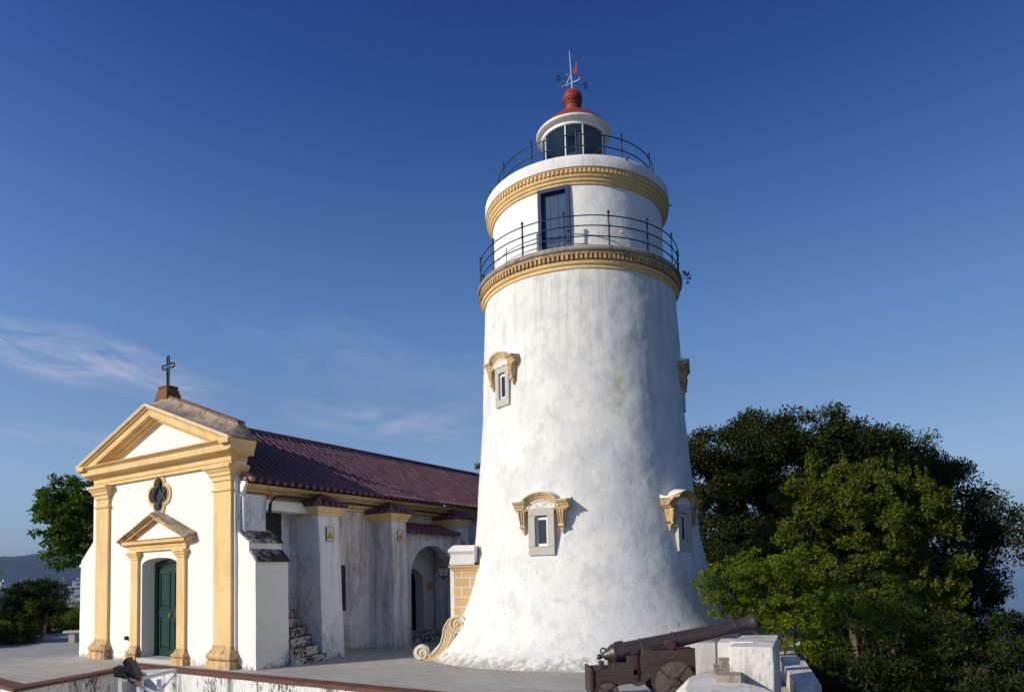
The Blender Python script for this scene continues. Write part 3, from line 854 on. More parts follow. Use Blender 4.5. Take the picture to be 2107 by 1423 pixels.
def chapel():
    V = .17
    dx = -3.08
    # front wall
    f = MB()
    door = arch_pts(dx, .77, .10, 2.46, .16)
    qh = quat(-3.07, 4.205, .222, .192, sz=1.06, sx=1.0)
    f.holed([(-6.3, 0), (-.5, 0), (-.5, 4.8), (-6.3, 4.8)], [door, qh], XZ, V, V + .55); f.box(-.499, V, 0, -.05, V + .3, 4.75)
    f.build('front_wall', M['white'], CH, smooth=30, wob=0)
    g = MB(); g.prism([(-6.2, 4.8), (-.05, 4.8), (-.05, 5.2), (CC, 6.3), (-6.2, 5.2)], XZ, V - .0, V + .33)
    g.build('gable_wall', M['white'], CH)
    # side wings of the front
    w = MB()
    w.prism([(-7.05, 0), (-6.2, 0), (-6.2, 3.30), (-7.0, 2.66), (-7.02, 2.6)], XZ, .20, V + .85)
    w.build('wing_wall', M['white'], CH, wob=.006, cut=.4)
    lg = MB(); lg.box(-7.25, V + .1, 2.50, -7.03, V + .9, 2.57); lg.build('wing_ledge', M['white'], CH)
    lg = MB(); lg.hexa([(-7.22, V + .1, 2.572), (-7.0, V + .1, 2.572), (-7.0, V + .9, 2.572), (-7.22, V + .9, 2.572)], [(-7.16, V + .1, 2.6), (-6.98, V + .1, 2.75), (-6.98, V + .9, 2.75), (-7.16, V + .9, 2.6)]); lg.build('wing_tile', M['tile'], CH)
    b = MB()
    b.prism([(-.1, 0), (.62, 0), (.60, 2.42), (.37, 2.66), (.37, 2.86), (-.1, 3.16)], XZ, .235, 1.13)
    bo = b.build('stepped_buttress', M['white'], CH, wob=.008, cut=.35)
    bs = MB(); bs.prism([(.624, 0.02), (.634, 0.02), (.612, 2.40), (.602, 2.40)], XZ, V + .03, 1.125)
    # darker tiled caps
    for (x0, z0), (x1, z1) in (((-.1, 3.16), (.40, 2.845)), ((.36, 2.675), (.645, 2.395))):
        c = MB(); L = 9
        for i in range(L):
            y0, y1 = .25 + .91 * i / L, .25 + .91 * (i + .93) / L
            for k in range(3):
                xa, xb = x0 + (x1 - x0) * k / 3, x0 + (x1 - x0) * (k + 1.08) / 3
                za, zb = z0 + (z1 - z0) * k / 3, z0 + (z1 - z0) * (k + 1.08) / 3
                j = random.uniform(0, .012)
                c.hexa([(xa, y0, za + .003 + j), (xb, y0, zb + .003 + j), (xb, y1, zb + .003 + j), (xa, y1, za + .003 + j)],
                       [(xa, y0, za + .03 + j), (xb, y0, zb + .045 + j), (xb, y1, zb + .045 + j), (xa, y1, za + .03 + j)])
        c.build('tiled_cap', M['lichen'], CH, wob=.006)
    # pilasters with base and capital
    for x0, x1 in ((-6.04, -5.40), (-.76, -.10)):
        p = MB(); p.box(x0, .10, .3, x1, V + .3, 4.75)
        po = p.build('pilaster', M['yellow'], CH, bevel=.012, wob=.006, cut=.4)
        path = [(x0, V + .01), (x0, .10), (x1, .10), (x1, V + (.31 if x1 > -1 else .02))]
        c = MB()
        c.sweep(path, [(-.02, 4.06), (.03, 4.06), (.04, 4.09), (.03, 4.12), (-.02, 4.12)], XY)
        c.sweep(path, [(-.02, 4.30), (.03, 4.30), (.035, 4.39), (.075, 4.42), (.08, 4.48), (.12, 4.52), (.14, 4.56), (.175, 4.58), (.175, 4.655), (-.02, 4.655)], XY)
        c.build('capital', M['yellow'], po, smooth=25)
        bmb = MB()
        bmb.sweep(path, [(-.02, .0), (.115, .0), (.11, .17), (.10, .185), (-.02, .185)], XY)
        bmb.sweep(path, [(-.02, .186), (.06, .19), (.09, .21), (.112, .245), (.118, .28), (.108, .32), (.085, .355), (.055, .375), (.052, .40), (.03, .42), (.012, .46), (.003, .52), (-.02, .52)], XY)
        bmb.build('base', M['yellow_old'], po, smooth=35, wob=.012, cut=.18)
    # entablature and gable
    # horizontal cornice
    path = [(-6.08, .50), (-6.08, 0.09), (-.07, 0.09), (-.07, .50)]
    e = MB()
    e.sweep(path, [(-.4, 4.656), (.0, 4.656), (.0, 4.73), (.025, 4.74), (.025, 4.84), (.06, 4.86), (.09, 4.90), (.15, 4.92), (.22, 4.935), (.235, 4.95), (.235, 5.09), (.26, 5.10), (.29, 5.13), (.33, 5.15), (.34, 5.175), (.0, 5.25), (-.4, 5.25)], XY)
    e.build('entablature', M['yellow'], CH, smooth=25)
    # raking cornice: thickness measured down from the outer line
    zc, xr = 5.19, 3.37
    rp = [(CC + xr, zc), (CC, zc + 1.25), (CC - xr, zc)]
    rk = MB()
    rk.sweep(rp, [(0, .50), (0, -.255), (-.045, -.25), (-.06, -.21), (-.095, -.19), (-.105, -.15), (-.25, -.14), (-.26, -.06), (-.29, -.04), (-.30, .04), (-.345, .06), (-.355, .50)], XZ)
    ko = rk.build('raking_cornice', M['yellow'], CH, smooth=20)
    wl = MB(); wl.sweep(rp, [(.002, -.18), (.002, -.262), (.020, -.266), (.024, -.18)], XZ); wl.build('white_edge', M['white'], ko)
    # level return block under each end of the slope
    for s in (-1, 1):
        k = MB(); xa = CC + s * 3.2; xb = CC + s * 3.345
        xs = sorted((xa - s * .2, xb))
        k.prism([(xs[0], 5.08), (xs[1], 5.08), (xs[1], 5.195), (xs[0], 5.195)], XZ, -.25, .495)
        k.build('cornice_return', M['yellow'], CH)
    # weathered coping over the gable, and the brick-topped upstand
    cp = MB()
    cx = 3.355
    rp2 = [(CC + cx, zc + .012), (CC, zc + 1.275), (CC - cx, zc + .012)]
    n1 = []
    lines = [(0.025, -.10), (.20, .20), (.28, .24), (.30, .50), (.0, .60)]
    # end hips: the coping shortens as it rises
    def lift(d, ex):
        k = math.sqrt(1 + (1.25 / cx) ** 2)
        return [(CC + cx - ex, zc + .012 + ex * 1.25 / cx + d * k), (CC, zc + 1.262 + d * k), (CC - cx + ex, zc + .012 + ex * 1.25 / cx + d * k)]
    rows = [lift(.012, 0), lift(.05, .12), lift(.20, .26), lift(.29, .31), lift(.29, .33), lift(.0, .0)]
    ys = [-.17, -.04, .20, .24, .44, .52]
    vs = []; m = len(rows)
    for j in range(3):
        for r_, y in zip(rows, ys): vs.append((r_[j][0], y, r_[j][1]))
    fs = []
    for j in range(2):
        for i in range(m - 1): fs.append((j * m + i, j * m + i + 1, (j + 1) * m + i + 1, (j + 1) * m + i))
        fs.append((j * m + m - 1, j * m, (j + 1) * m, (j + 1) * m + m - 1))
    fs += [tuple(range(m)), tuple(2 * m + i for i in range(m))[::-1]]
    cp.add(vs, fs); cp.build('gable_coping', M['weathered'], CH, wob=.014, cut=.25, smooth=50)
    tp = MB(); a_, b_, c_2 = lift(.292, .36)
    def off(p, d): return (p[0], p[1] + d)
    tp.prism([a_, b_, c_2, off(c_2, .055), off(b_, .055), off(a_, .055)], XZ, .25, .46)
    tp.build('coping_tiles', M['brownstone'], CH, wob=.004, cut=.3)
    # pedestal and cross
    pd = MB()
    for x, y, z0, z1 in ((.27, .20, 6.66, 6.84), (.23, .175, 6.84, 6.93), (.20, .15, 6.93, 6.98), (.215, .165, 6.98, 7.035)):
        pd.hexa([(-3.13 - x, .40 - y, z0), (-3.13 + x, .40 - y, z0), (-3.13 + x, .40 + y, z0), (-3.13 - x, .40 + y, z0)],
                [(-3.13 - x + .02, .40 - y + .01, z1), (-3.13 + x - .02, .40 - y + .01, z1), (-3.13 + x - .02, .40 + y - .01, z1), (-3.13 - x + .02, .40 + y - .01, z1)])
    pd.build('cross_pedestal', M['brownstone'], CH)
    cr = MB(); q = -3.17
    def bar(pts, r): cr.tube([(q + a, .42, b) for a, b in pts], r, 6)
    bar([(-.03, 7.02), (-.035, 7.30), (-.05, 7.56), (-.22, 7.53), (-.27, 7.56), (-.27, 7.62), (-.22, 7.645), (-.045, 7.63), (-.05, 7.80), (-.03, 7.85), (.03, 7.85), (.05, 7.80), (.045, 7.63), (.22, 7.645), (.27, 7.62), (.27, 7.56), (.22, 7.53), (.05, 7.56), (.035, 7.30), (.03, 7.02)], .023)
    bar([(-.05, 7.56), (.045, 7.63)], .008); bar([(.05, 7.56), (-.045, 7.63)], .008)
    for z in (7.1, 7.2, 7.32): bar([(-.035, z), (.035, z + .01)], .010)
    cr.build('cross', M['black'], CH, smooth=50)
    # quatrefoil window
    qf = MB(); qf.holed(quat(-3.07, 4.205, .255, .262, sz=1.04, sx=1.0), [quat(-3.07, 4.205, .222, .192, sz=1.06, sx=1.0)], XZ, V - .035, V + .02)
    qo = qf.build('quatrefoil_window', M['yellow'], CH, smooth=40)
    q2 = MB(); q2.holed(quat(-3.07, 4.205, .225, .212, sz=1.06, sx=1.0), [quat(-3.07, 4.205, .222, .195, sz=1.06, sx=1.0)], XZ, V - .05, V - .0352); q2.build('inner_moulding', M['yellow'], qo, smooth=40)
    gp = MB(); gp.prism(quat(-3.07, 4.205, .20, .215, sz=1.06, sx=1.0), XZ, V + .10, V + .11); gp.build('pane', M['dark'], qo)
    mu = MB()
    for s in (-1, 1): mu.tube([(-3.07 - .25, V + .065, 4.205 - s * .28), (-3.07 + .25, V + .065, 4.205 + s * .28)], .014, 6)
    qq = quat(-3.07, 4.205, .22, .186, 48, sz=1.06, sx=1.0); mu.tube([(p[0], V + .06, p[1]) for p in qq + qq[:1]], .012, 6)
    mu.build('muntin', simple('grey_lead', (.10, .14, .15), .5), qo)
    # door surround
    for x0, x1, nm in ((dx - 1.19, dx - .86, ''), (dx + .86, dx + 1.19, '')):
        p = MB(); p.box(x0, .10, .25, x1, V + .02, 2.80)
        po = p.build('door_pilaster', M['yellow'], CH, bevel=.008, wob=.004, cut=.4)
        path = [(x0, V + .01), (x0, .10), (x1, .10), (x1, V + .01)]
        c = MB()
        c.sweep(path, [(-.02, 2.60), (.02, 2.60), (.025, 2.65), (.05, 2.68), (.06, 2.72), (.085, 2.74), (.085, 2.80), (-.02, 2.80)], XY)
        c.build('capital', M['yellow'], po, smooth=25)
        bm_ = MB()
        bm_.sweep(path, [(-.02, 0), (.085, 0), (.085, .17), (-.02, .175)], XY)
        bm_.sweep(path, [(-.02, .176), (.05, .18), (.075, .195), (.085, .225), (.08, .255), (.06, .28), (.042, .285), (.038, .31), (.016, .34), (.006, .40), (-.02, .40)], XY)
        bm_.build('base', M['yellow_old'], po, smooth=35, wob=.008, cut=.15)
    e = MB()
    e.sweep([(dx - 1.24, V + .01), (dx - 1.24, .10), (dx + 1.24, .10), (dx + 1.24, V + .01)],
            [(-.1, 2.801), (.0, 2.801), (.0, 2.87), (.02, 2.88), (.025, 2.93), (.06, 2.96), (.13, 2.98), (.14, 3.05), (.18, 3.07), (-.02, 3.105), (-.1, 3.105)], XY)
    ds = e.build('door_pediment', M['yellow'], CH, smooth=25)
    hx = 1.56; zz = 3.09
    rk = MB(); rk.sweep([(dx + hx, zz), (dx, zz + .62), (dx - hx, zz)],
            [(0, V + .01), (0, -.085), (-.03, -.08), (-.04, -.05), (-.065, -.04), (-.07, .0), (-.13, .01), (-.135, .07), (-.165, .08), (-.17, V + .01)], XZ)
    rk.build('raking_moulding', M['yellow_old'], ds, smooth=20)
    ty = MB(); ty.prism([(dx - 1.1, 3.1), (dx + 1.1, 3.1), (dx, 3.52)], XZ, V - .04, V + .01); ty.build('tympanum', M['white'], ds)
    lt = MB(); lt.sweep([(dx + hx - .02, zz + .006), (dx, zz + .626), (dx - hx + .02, zz + .006)], [(.0, V + .01), (.0, -.08), (.02, -.06), (.10, V + .01)], XZ)
    lt.build('weathered_top', M['weathered'], ds, wob=.006, cut=.2)
    # door
    dz0, dz1 = .12, 2.50
    dj = MB(); dj.box(dx - .86, V + .56, .1, dx + .86, V + .6, 2.72)
    dj.build('door_back', M['white'], CH)
    V2 = V - .07
    fr = MB(); fr.holed([(dx - .765, dz0), (dx + .765, dz0), (dx + .765, dz1), (dx - .765, dz1)], [[(dx - .63, dz0 + .02), (dx + .63, dz0 + .02), (dx + .63, dz1 - .09), (dx - .63, dz1 - .09)]], XZ, V2 + .40, V2 + .50)
    do = fr.build('door', M['green'], CH)
    for s in (-1, 1):
        lf = MB(); x0, x1 = (dx - .63, dx - .005) if s < 0 else (dx + .005, dx + .63)
        lf.box(x0, V2 + .43, dz0 + .02, x1, V2 + .49, dz1 - .09)
        for za, zb in ((dz0 + .16, dz0 + 1.02), (dz0 + 1.20, dz1 - .24)):
            lf.holed([(x0 + .09, za), (x1 - .09, za), (x1 - .09, zb), (x0 + .09, zb)], [[(x0 + .13, za + .04), (x1 - .13, za + .04), (x1 - .13, zb - .04), (x0 + .13, zb - .04)]], XZ, V2 + .405, V2 + .432)
            lf.hexa([(x0 + .15, V2 + .431, za + .06), (x1 - .15, V2 + .431, za + .06), (x1 - .15, V2 + .431, zb - .06), (x0 + .15, V2 + .431, zb - .06)],
                    [(x0 + .19, V2 + .41, za + .10), (x1 - .19, V2 + .41, za + .10), (x1 - .19, V2 + .41, zb - .10), (x0 + .19, V2 + .41, zb - .10)])
        lf.box(x0 + .01, V2 + .415, dz0 + 1.07, x1 - .01, V2 + .431, dz0 + 1.15)
        lf.build('door_leaf', M['green'], do)
    kn = MB(); kn.ball((dx - .07, V2 + .39, 1.16), .028, 10, 8); kn.box(dx - .085, V2 + .40, 1.10, dx - .055, V2 + .429, 1.22); kn.build('door_handle', M['brass'], do)
    st = MB(); st.box(dx - .855, .03, 0, dx + .855, V + .5, .115); st.build('door_step', M['granite'], CH, bevel=.015, wob=.006, cut=.3)
    bx = MB(); bx.box(-4.52, .09, .53, -4.46, V, .63); bx.build('outlet_box', M['black'], CH)

    # nave
    n = MB(); n.box(-5.64, V + .56, 0, -.5, 5.72, 4.05); n.box(-5.64, 5.7201, 0, -1.75, 8.6, 4.05); n.box(-1.7499, 5.7201, 3.23, -.5, 8.6, 4.05); n.box(-5.64, 8.6001, 0, -.5, 14.0, 4.05)
    n.build('nave_wall', M['grime'], CH, wob=.012, cut=.5)
    ng = MB(); ng.prism([(-5.64, 4.05), (-.5, 4.05), (-.5, 4.3), (CC, 5.95), (-5.64, 4.3)], XZ, 13.6, 13.95); ng.build('rear_gable', M['white'], CH)
    # projecting corner block above the stepped buttress
    cb = MB(); cb.box(-.49, V + .07, 2.6, -.01, .98, 4.0); cb.build('corner_block', M['grime_light'], CH, wob=.006, cut=.3)
    lt_ = MB(); lt_.box(-.55, .981, 3.66, -.02, 2.28, 3.92); lt_.build('lintel', M['white'], CH)
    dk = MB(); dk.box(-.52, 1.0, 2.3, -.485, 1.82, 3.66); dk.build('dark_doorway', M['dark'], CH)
    # side cornice
    sc_ = MB()
    sc_.sweep([(-.5, .34), (-.5, 14.0)], [(-.05, 3.88), (.06, 3.88), (.08, 3.94), (.20, 3.97), (.22, 4.03), (.36, 4.08), (.40, 4.13), (.50, 4.16), (.55, 4.20), (.60, 4.235), (-.05, 4.3)], XY)
    sc_.build('side_cornice', M['yellow'], CH, smooth=20, cut=.9)
    e0 = MB(); e0.prism([(-.02, 3.93), (.02, 3.93), (.04, 4.0), (.10, 4.05), (.13, 4.12), (.19, 4.2), (.19, 4.26), (-.02, 4.28)], XZ, .27, .339); e0.build('cornice_end', M['white'], CH)
    # roof slopes with barrel tiles
    def tiled(name, p_ridge0, p_ridge1, p_eave0, p_eave1, pitch=.225, rad=.044, rows=13, parent=CH, endcap=True, lift_=0.02):
        A, B, Cc, D = map(Vector, (p_ridge0, p_ridge1, p_eave0, p_eave1))
        nrm = (D - Cc).cross(A - Cc).normalized()
        if nrm.z < 0: nrm = -nrm
        L = (D - Cc).length; nc = max(2, round(L / pitch)); seg = 10
        mb = MB(); vs = []; fs = []; K = nc * seg + 1
        sect = []
        for k in range(K):
            u = k / seg; fu = u - math.floor(u)
            # cap tile between .25 and .75, trough elsewhere
            if .24 <= fu <= .76:
                x = (fu - .5) / .26; hgt = rad * math.sqrt(max(0, 1 - x * x)) + .012
            else:
                x = (fu if fu < .5 else fu - 1) / .24; hgt = -.022 * math.sqrt(max(0, 1 - x * x)) 
            sect.append(hgt)
        rws = []
        for r_ in range(rows):
            rws.append((r_ / rows, 0.0)); rws.append(((r_ + .995) / rows, .007))
        rws = rws + [(1.0, .0)] if False else rws
        rnd = random.Random(5)
        jit = [[rnd.uniform(-.006, .006) for _ in range(nc + 2)] for _ in range(rows)]
        for i, (f, up) in enumerate(rws):
            top = A.lerp(Cc, f); end = B.lerp(D, f)
            for k in range(K):
                p = top.lerp(end, k / (K - 1)) + nrm * (sect[k] + up + lift_ + jit[i // 2][int(k / seg + .0)])
                vs.append(tuple(p))
        nr = len(rws)
        for i in range(nr - 1):
            for k in range(K - 1): fs.append((i * K + k, i * K + k + 1, (i + 1) * K + k + 1, (i + 1) * K + k))
        # underside so the eave has thickness
        n0 = len(vs)
        for k in range(K):
            p = Cc.lerp(D, k / (K - 1)) + nrm * (min(sect[k], .0) + lift_ - .012) - (Cc - A).normalized() * .02
            vs.append(tuple(p))
        i = nr - 1
        for k in range(K - 1): fs.append((i * K + k, i * K + k + 1, n0 + k + 1, n0 + k))
        p0, p1 = tuple(A - nrm * .05), tuple(B - nrm * .05)
        vs += [p0, p1]; fs.append((n0, n0 + K - 1, len(vs) - 1, len(vs) - 2))
        mb.add(vs, fs)
        if endcap:
            for c_i in range(nc):
                q = Cc.lerp(D, (c_i + .5) / nc) + nrm * (lift_ + .028)
                dr_ = (Cc - A).normalized()
                mb.tube([q - dr_ * .12, q + dr_ * .035], [.052, .058], 10)
        return mb.build(name, M['tile'], parent, smooth=40)
    tiled('roof_slope', (CC, .5, 6.24), (CC, 14.05, 6.24), (.26, .5, 4.26), (.26, 14.05, 4.26))
    tiled('roof_slope', (CC, 14.05, 6.24), (CC, .5, 6.24), (-6.4, 14.05, 4.26), (-6.4, .5, 4.26), endcap=False)
    rg = MB(); rg.tube([(CC, .5, 6.28), (CC, 14.05, 6.28)], .09, 10); rg.build('ridge', M['tile'], CH, smooth=60)
    vg = MB(); vg.tube([(CC, 14.08, 6.30), (.30, 14.08, 4.32)], .085, 8); vg.build('verge', simple('pink_verge', (.42, .20, .17), .8), CH, smooth=60)
    et = MB()
    et.tube([(-.1, .40, 4.47), (.08, .40, 4.41), (.22, .40, 4.34), (.30, .40, 4.30)], [.075, .08, .075, .06], 10); et.tube([(-.1, .33, 4.40), (.2, .32, 4.30)], [.05, .05], 8)
    et.build('eave_end_tile', simple('pink_tile', (.36, .18, .15), .8), CH, smooth=60)
    # square buttresses with tiled caps
    for (y0, y1, xt, xb_, mat) in ((2.3, 3.0, .30, .46, 'grime_light'), (4.9, 5.55, .38, .5, 'grime'), (7.95, 8.6, .38, .5, 'grime')):
        b = MB()
        b.hexa([(-.52, y0, 0), (xb_, y0, 0), (xb_, y1 + .03, 0), (-.52, y1 + .03, 0)], [(-.52, y0 + .02, 3.62), (xt, y0 + .02, 3.62), (xt, y1, 3.62), (-.52, y1, 3.62)])
        bo = b.build('side_buttress', M[mat], CH, wob=.014, cut=.4)
        pth = [(-.52, y0 + .02), (xt, y0 + .02), (xt, y1), (-.52, y1)]
        c = MB(); c.sweep(pth, [(-.1, 3.60), (.03, 3.60), (.04, 3.67), (.08, 3.70), (.11, 3.78), (.13, 3.82), (-.1, 3.83)], XY)
        c.build('buttress_cornice', M['yellow'], bo, smooth=20)
        # hipped tiled cap
        t = MB(); cx_, cy_ = -.25, (y0 + y1) / 2; ap = Vector((.02, cy_, 4.16)); ez = 3.86
        x1 = xt + .18; ya, yb = y0 - .18, y1 + .18
        def row(p0, p1, cnt):
            for k in range(cnt):
                f = (k + .5) / cnt; e_ = Vector(p0).lerp(Vector(p1), f)
                hi = e_.lerp(ap, .93 - .5 * abs(f - .5) * 0)
                t.tube([hi, e_.lerp(hi, .5) - Vector((0, 0, .012)), e_], [.026, .042, .058], 8)
        t.hexa([(-.52, ya, ez - .03), (x1, ya, ez - .03), (x1, yb, ez - .03), (-.52, yb, ez - .03)], [(-.52, cy_ - .02, 4.10), (.04, cy_ - .02, 4.10), (.04, cy_ + .02, 4.10), (-.52, cy_ + .02, 4.10)])
        for yy in (ya, yb): t.tube([ap, (x1, yy, ez + .01)], [.04, .055], 8)
        t.ball(ap, .06, 8, 6)
        row((x1, ya, ez), (x1, yb, ez), 5); row((-.55, ya, ez), (x1, ya, ez), 5); row((-.55, yb, ez), (x1, yb, ez), 5)
        t.build('tiled_cap', M['tile'], bo, smooth=50)
    # shuttered slit window
    sw = MB(); sw.box(-.50, 3.62, 1.12, -.44, 3.95, 2.36)
    so = sw.build('slit_window', M['dark'], CH)
    sl = MB()
    for k in range(16): sl.hexa([(-.44, 3.65, 1.16 + k * .074), (-.42, 3.65, 1.16 + k * .074), (-.42, 3.92, 1.16 + k * .074), (-.44, 3.92, 1.16 + k * .074)], [(-.44, 3.65, 1.215 + k * .074), (-.435, 3.65, 1.215 + k * .074), (-.435, 3.92, 1.215 + k * .074), (-.44, 3.92, 1.215 + k * .074)])
    sl.build('louvre', simple('black_blue_louvre', (.012, .02, .035), .5), so)
    # porch
    pw = MB()
    pw.holed([(5.56, 0), (7.96, 0), (7.96, 3.3), (5.56, 3.3)], [arch_pts(6.83, 1.0, .002, 2.05, .90, 18)], YZ, -.02, .30)
    pw.build('porch_wall', M['grime'], CH)
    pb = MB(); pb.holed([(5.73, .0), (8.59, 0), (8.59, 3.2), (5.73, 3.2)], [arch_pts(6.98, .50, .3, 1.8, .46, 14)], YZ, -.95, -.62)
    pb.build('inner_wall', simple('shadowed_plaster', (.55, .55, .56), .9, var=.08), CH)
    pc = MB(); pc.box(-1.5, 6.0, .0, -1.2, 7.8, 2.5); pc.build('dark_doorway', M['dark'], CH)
    pc = MB(); pc.box(-.61, 5.73, 3.12, -.03, 7.95, 3.22); pc.build('porch_ceiling', M['white'], CH)
    stp = MB(); stp.box(-.615, 6.3, 0, -.35, 7.9, .30); stp.box(-.349, 6.4, 0, -.08, 7.8, .15); stp.build('porch_step', M['stair'], CH, bevel=.015)
    tiled('porch_roof', (-.35, 5.58, 3.62), (-.35, 8.0, 3.62), (.52, 5.58, 3.28), (.52, 8.0, 3.28), rows=4)
    # stairs behind the stepped buttress
    st = MB()
    fl = [.85, .83, .64, .42, .20, .0]; fr_ = [.58, .33, .08, -.14, -.35, -.49]; hz_ = [0, .16, .37, .60, .81, 1.02, 1.24]
    for i in range(6):
        st.hexa([(-.5, 1.135, hz_[i]), (fl[i], 1.135, hz_[i]), (fr_[i], 2.31, hz_[i]), (-.5, 2.31, hz_[i])],
                [(-.5, 1.135, hz_[i + 1]), (fl[i] - .01, 1.135, hz_[i + 1]), (fr_[i] - .01, 2.31, hz_[i + 1]), (-.5, 2.31, hz_[i + 1])])
    st.build('side_stair', M['stair'], CH, bevel=.045, wob=.02, cut=.12, smooth=50)
    # cable tray under the eave and downpipe
    tr = MB()
    for k in range(3): tr.tube([(.06 + .03 * k, 1.05, 3.50), (.06 + .03 * k, 1.02, 3.62 + k * .02), (.07 + .03 * k, 1.03, 3.80 + .02 * k), (.09 + .03 * k, 1.14, 3.95 + .012 * k), (.10 + .03 * k, 1.35, 4.02), (.10 + .03 * k, 3, 4.02), (.10 + .03 * k, 7, 4.0), (.10 + .03 * k, 11, 4.0)], .02, 6)
    to = tr.build('cable_run', M['black'], CH, smooth=60)
    wr = MB()
    for k in range(60):
        y = 1.2 + k * .16; wr.tube([(.04, y, 3.90), (.04, y, 3.975), (.22, y, 3.975), (.22, y, 4.07)], .005, 4)
    for x, z in ((.04, 3.90), (.04, 3.975), (.13, 3.975), (.22, 3.975), (.22, 4.07)): wr.tube([(x, 1.2, z), (x, 10.8, z)], .005, 4)
    wr.build('wire_tray', M['rust'], to)
    dp = MB(); dp.tube([(-.0, .79, 3.0), (.03, .72, 3.15), (.035, .70, 3.95)], .035, 10); dp.v = [(x, y - .36, z) for x, y, z in dp.v]
    dp.build('downpipe', M['whitemetal'], CH, smooth=60)
chapel()
def chapel_pt(u, v, z):
    return CH.matrix_basis @ Vector((u, v, z)) if False else Matrix.Translation((-6.377, 15.544, 0)) @ Matrix.Rotation(R(-32.5), 4, 'Z') @ Vector((u, v, z))

# picture tiles on the buttresses (generic figures)
def plaque(y, z, w, h, label, x, cols):
    p = chapel_pt(x, y, z)
    o = empty('tile_plaque', p, R(-32.5), label, 'plaque', 'picture tiles on the chapel buttresses')
    f = MB(); f.holed([(-w / 2, -h / 2), (w / 2, -h / 2), (w / 2, h / 2), (-w / 2, h / 2)], [[(-w / 2 + .012, -h / 2 + .012), (w / 2 - .012, -h / 2 + .012), (w / 2 - .012, h / 2 - .012), (-w / 2 + .012, h / 2 - .012)]], YZ, .0, .022)
    f.build('border', simple('plaque_border', (.10, .07, .05), .5), o)
    b = MB(); b.box(0, -w / 2 + .012, -h / 2 + .012, .014, w / 2 - .012, h / 2 - .012); b.build('tile', simple('cream_tile', (.66, .58, .44), .3, var=.1), o)
    d = MB(); rnd = random.Random(int(y * 10))
    for (cy_, cz_, ry, rz) in ((0, -.05, .05, .09), (0, .05, .035, .04), (-.06, -.09, .03, .03), (.06, -.09, .03, .03), (-.05, -.02, .02, .03), (.055, -.01, .02, .03)):
        pts = [(cy_ + ry * math.cos(a) * rnd.uniform(.8, 1.1), cz_ + rz * math.sin(a) * rnd.uniform(.8, 1.1)) for a in [2 * math.pi * k / 12 for k in range(12)]]
        k = rnd.uniform(0, .002); d.prism(pts, YZ, .012, .016 + k)
    d.build('painted_figure', simple('ochre_glaze', (.40, .20, .05), .3, var=.5, scale=40), o)
plaque(2.65, 3.13, .22, .36, 'square cream picture tile with ochre figures on the nearest white buttress', .345, 0)
plaque(5.24, 3.18, .21, .34, 'small ochre picture tile on the grey stained middle buttress', .405, 0)
plaque(8.27, 3.05, .16, .26, 'small dark picture tile on the farthest shaded buttress behind the brick pier', .40, 0)
pq = empty('wall_plaque', chapel_pt(-.615, 7.80, 1.70), R(-32.5), 'small ochre plaque on the dark wall inside the porch', 'plaque')
b = MB(); b.box(0, -.13, -.13, .025, .13, .13); b.build('panel', simple('ochre_panel', (.38, .27, .10), .6), pq, bevel=.006)

def lamp():
    o = empty('wall_lantern', chapel_pt(.50, 7.10, 2.0), R(-32.5), 'glazed iron lantern on a bracket in front of the dark porch arch', 'lantern')
    fr = MB(); tw, bw, h = .14, .085, .27
    for sx in (-1, 1):
        for sy in (-1, 1): fr.tube([(sx * bw, sy * bw, 0), (sx * tw, sy * tw, h)], .011, 5)
    for w, z in ((bw, 0), (tw, h)):
        fr.holed([(-w - .012, -w - .012), (w + .012, -w - .012), (w + .012, w + .012), (-w - .012, w + .012)], [[(-w + .01, -w + .01), (w - .01, -w + .01), (w - .01, w - .01), (-w + .01, w - .01)]], XY, z - .01, z + .012)
    fr.lathe([(.0001, -.09), (.018, -.08), (.012, -.05), (.05, -.03), (.06, -.012), (.0001, -.011)], 10)
    for s in (-1, 1): fr.tube([(s * .09, 0, -.01), (s * .11, 0, -.05), (s * .07, 0, -.08)], .008, 5)
    fr.build('frame', M['black'], o, smooth=40)
    gl = MB(); gl.hexa([(-bw + .004, -bw + .004, .012), (bw - .004, -bw + .004, .012), (bw - .004, bw - .004, .012), (-bw + .004, bw - .004, .012)], [(-tw + .004, -tw + .004, h - .012), (tw - .004, -tw + .004, h - .012), (tw - .004, tw - .004, h - .012), (-tw + .004, tw - .004, h - .012)]); gl.build('glass', M['lampglass'], o)
    tp = MB(); tp.hexa([(-tw - .03, -tw - .03, h + .013), (tw + .03, -tw - .03, h + .013), (tw + .03, tw + .03, h + .013), (-tw - .03, tw + .03, h + .013)], [(-.05, -.05, h + .11), (.05, -.05, h + .11), (.05, .05, h + .11), (-.05, .05, h + .11)]); tp.ball((0, 0, h + .13), .03, 8, 6)
    tp.build('cap', simple('rusty_copper', (.30, .13, .06), .6, var=.3), o)
    br = MB(); br.tube([(0, 0, h + .15), (0, 0, h + .22), (-.03, .0, h + .26), (-.12, .0, h + .27), (-.18, .0, h + .22)], .010, 6); br.build('bracket', M['black'], o, smooth=60)
lamp()

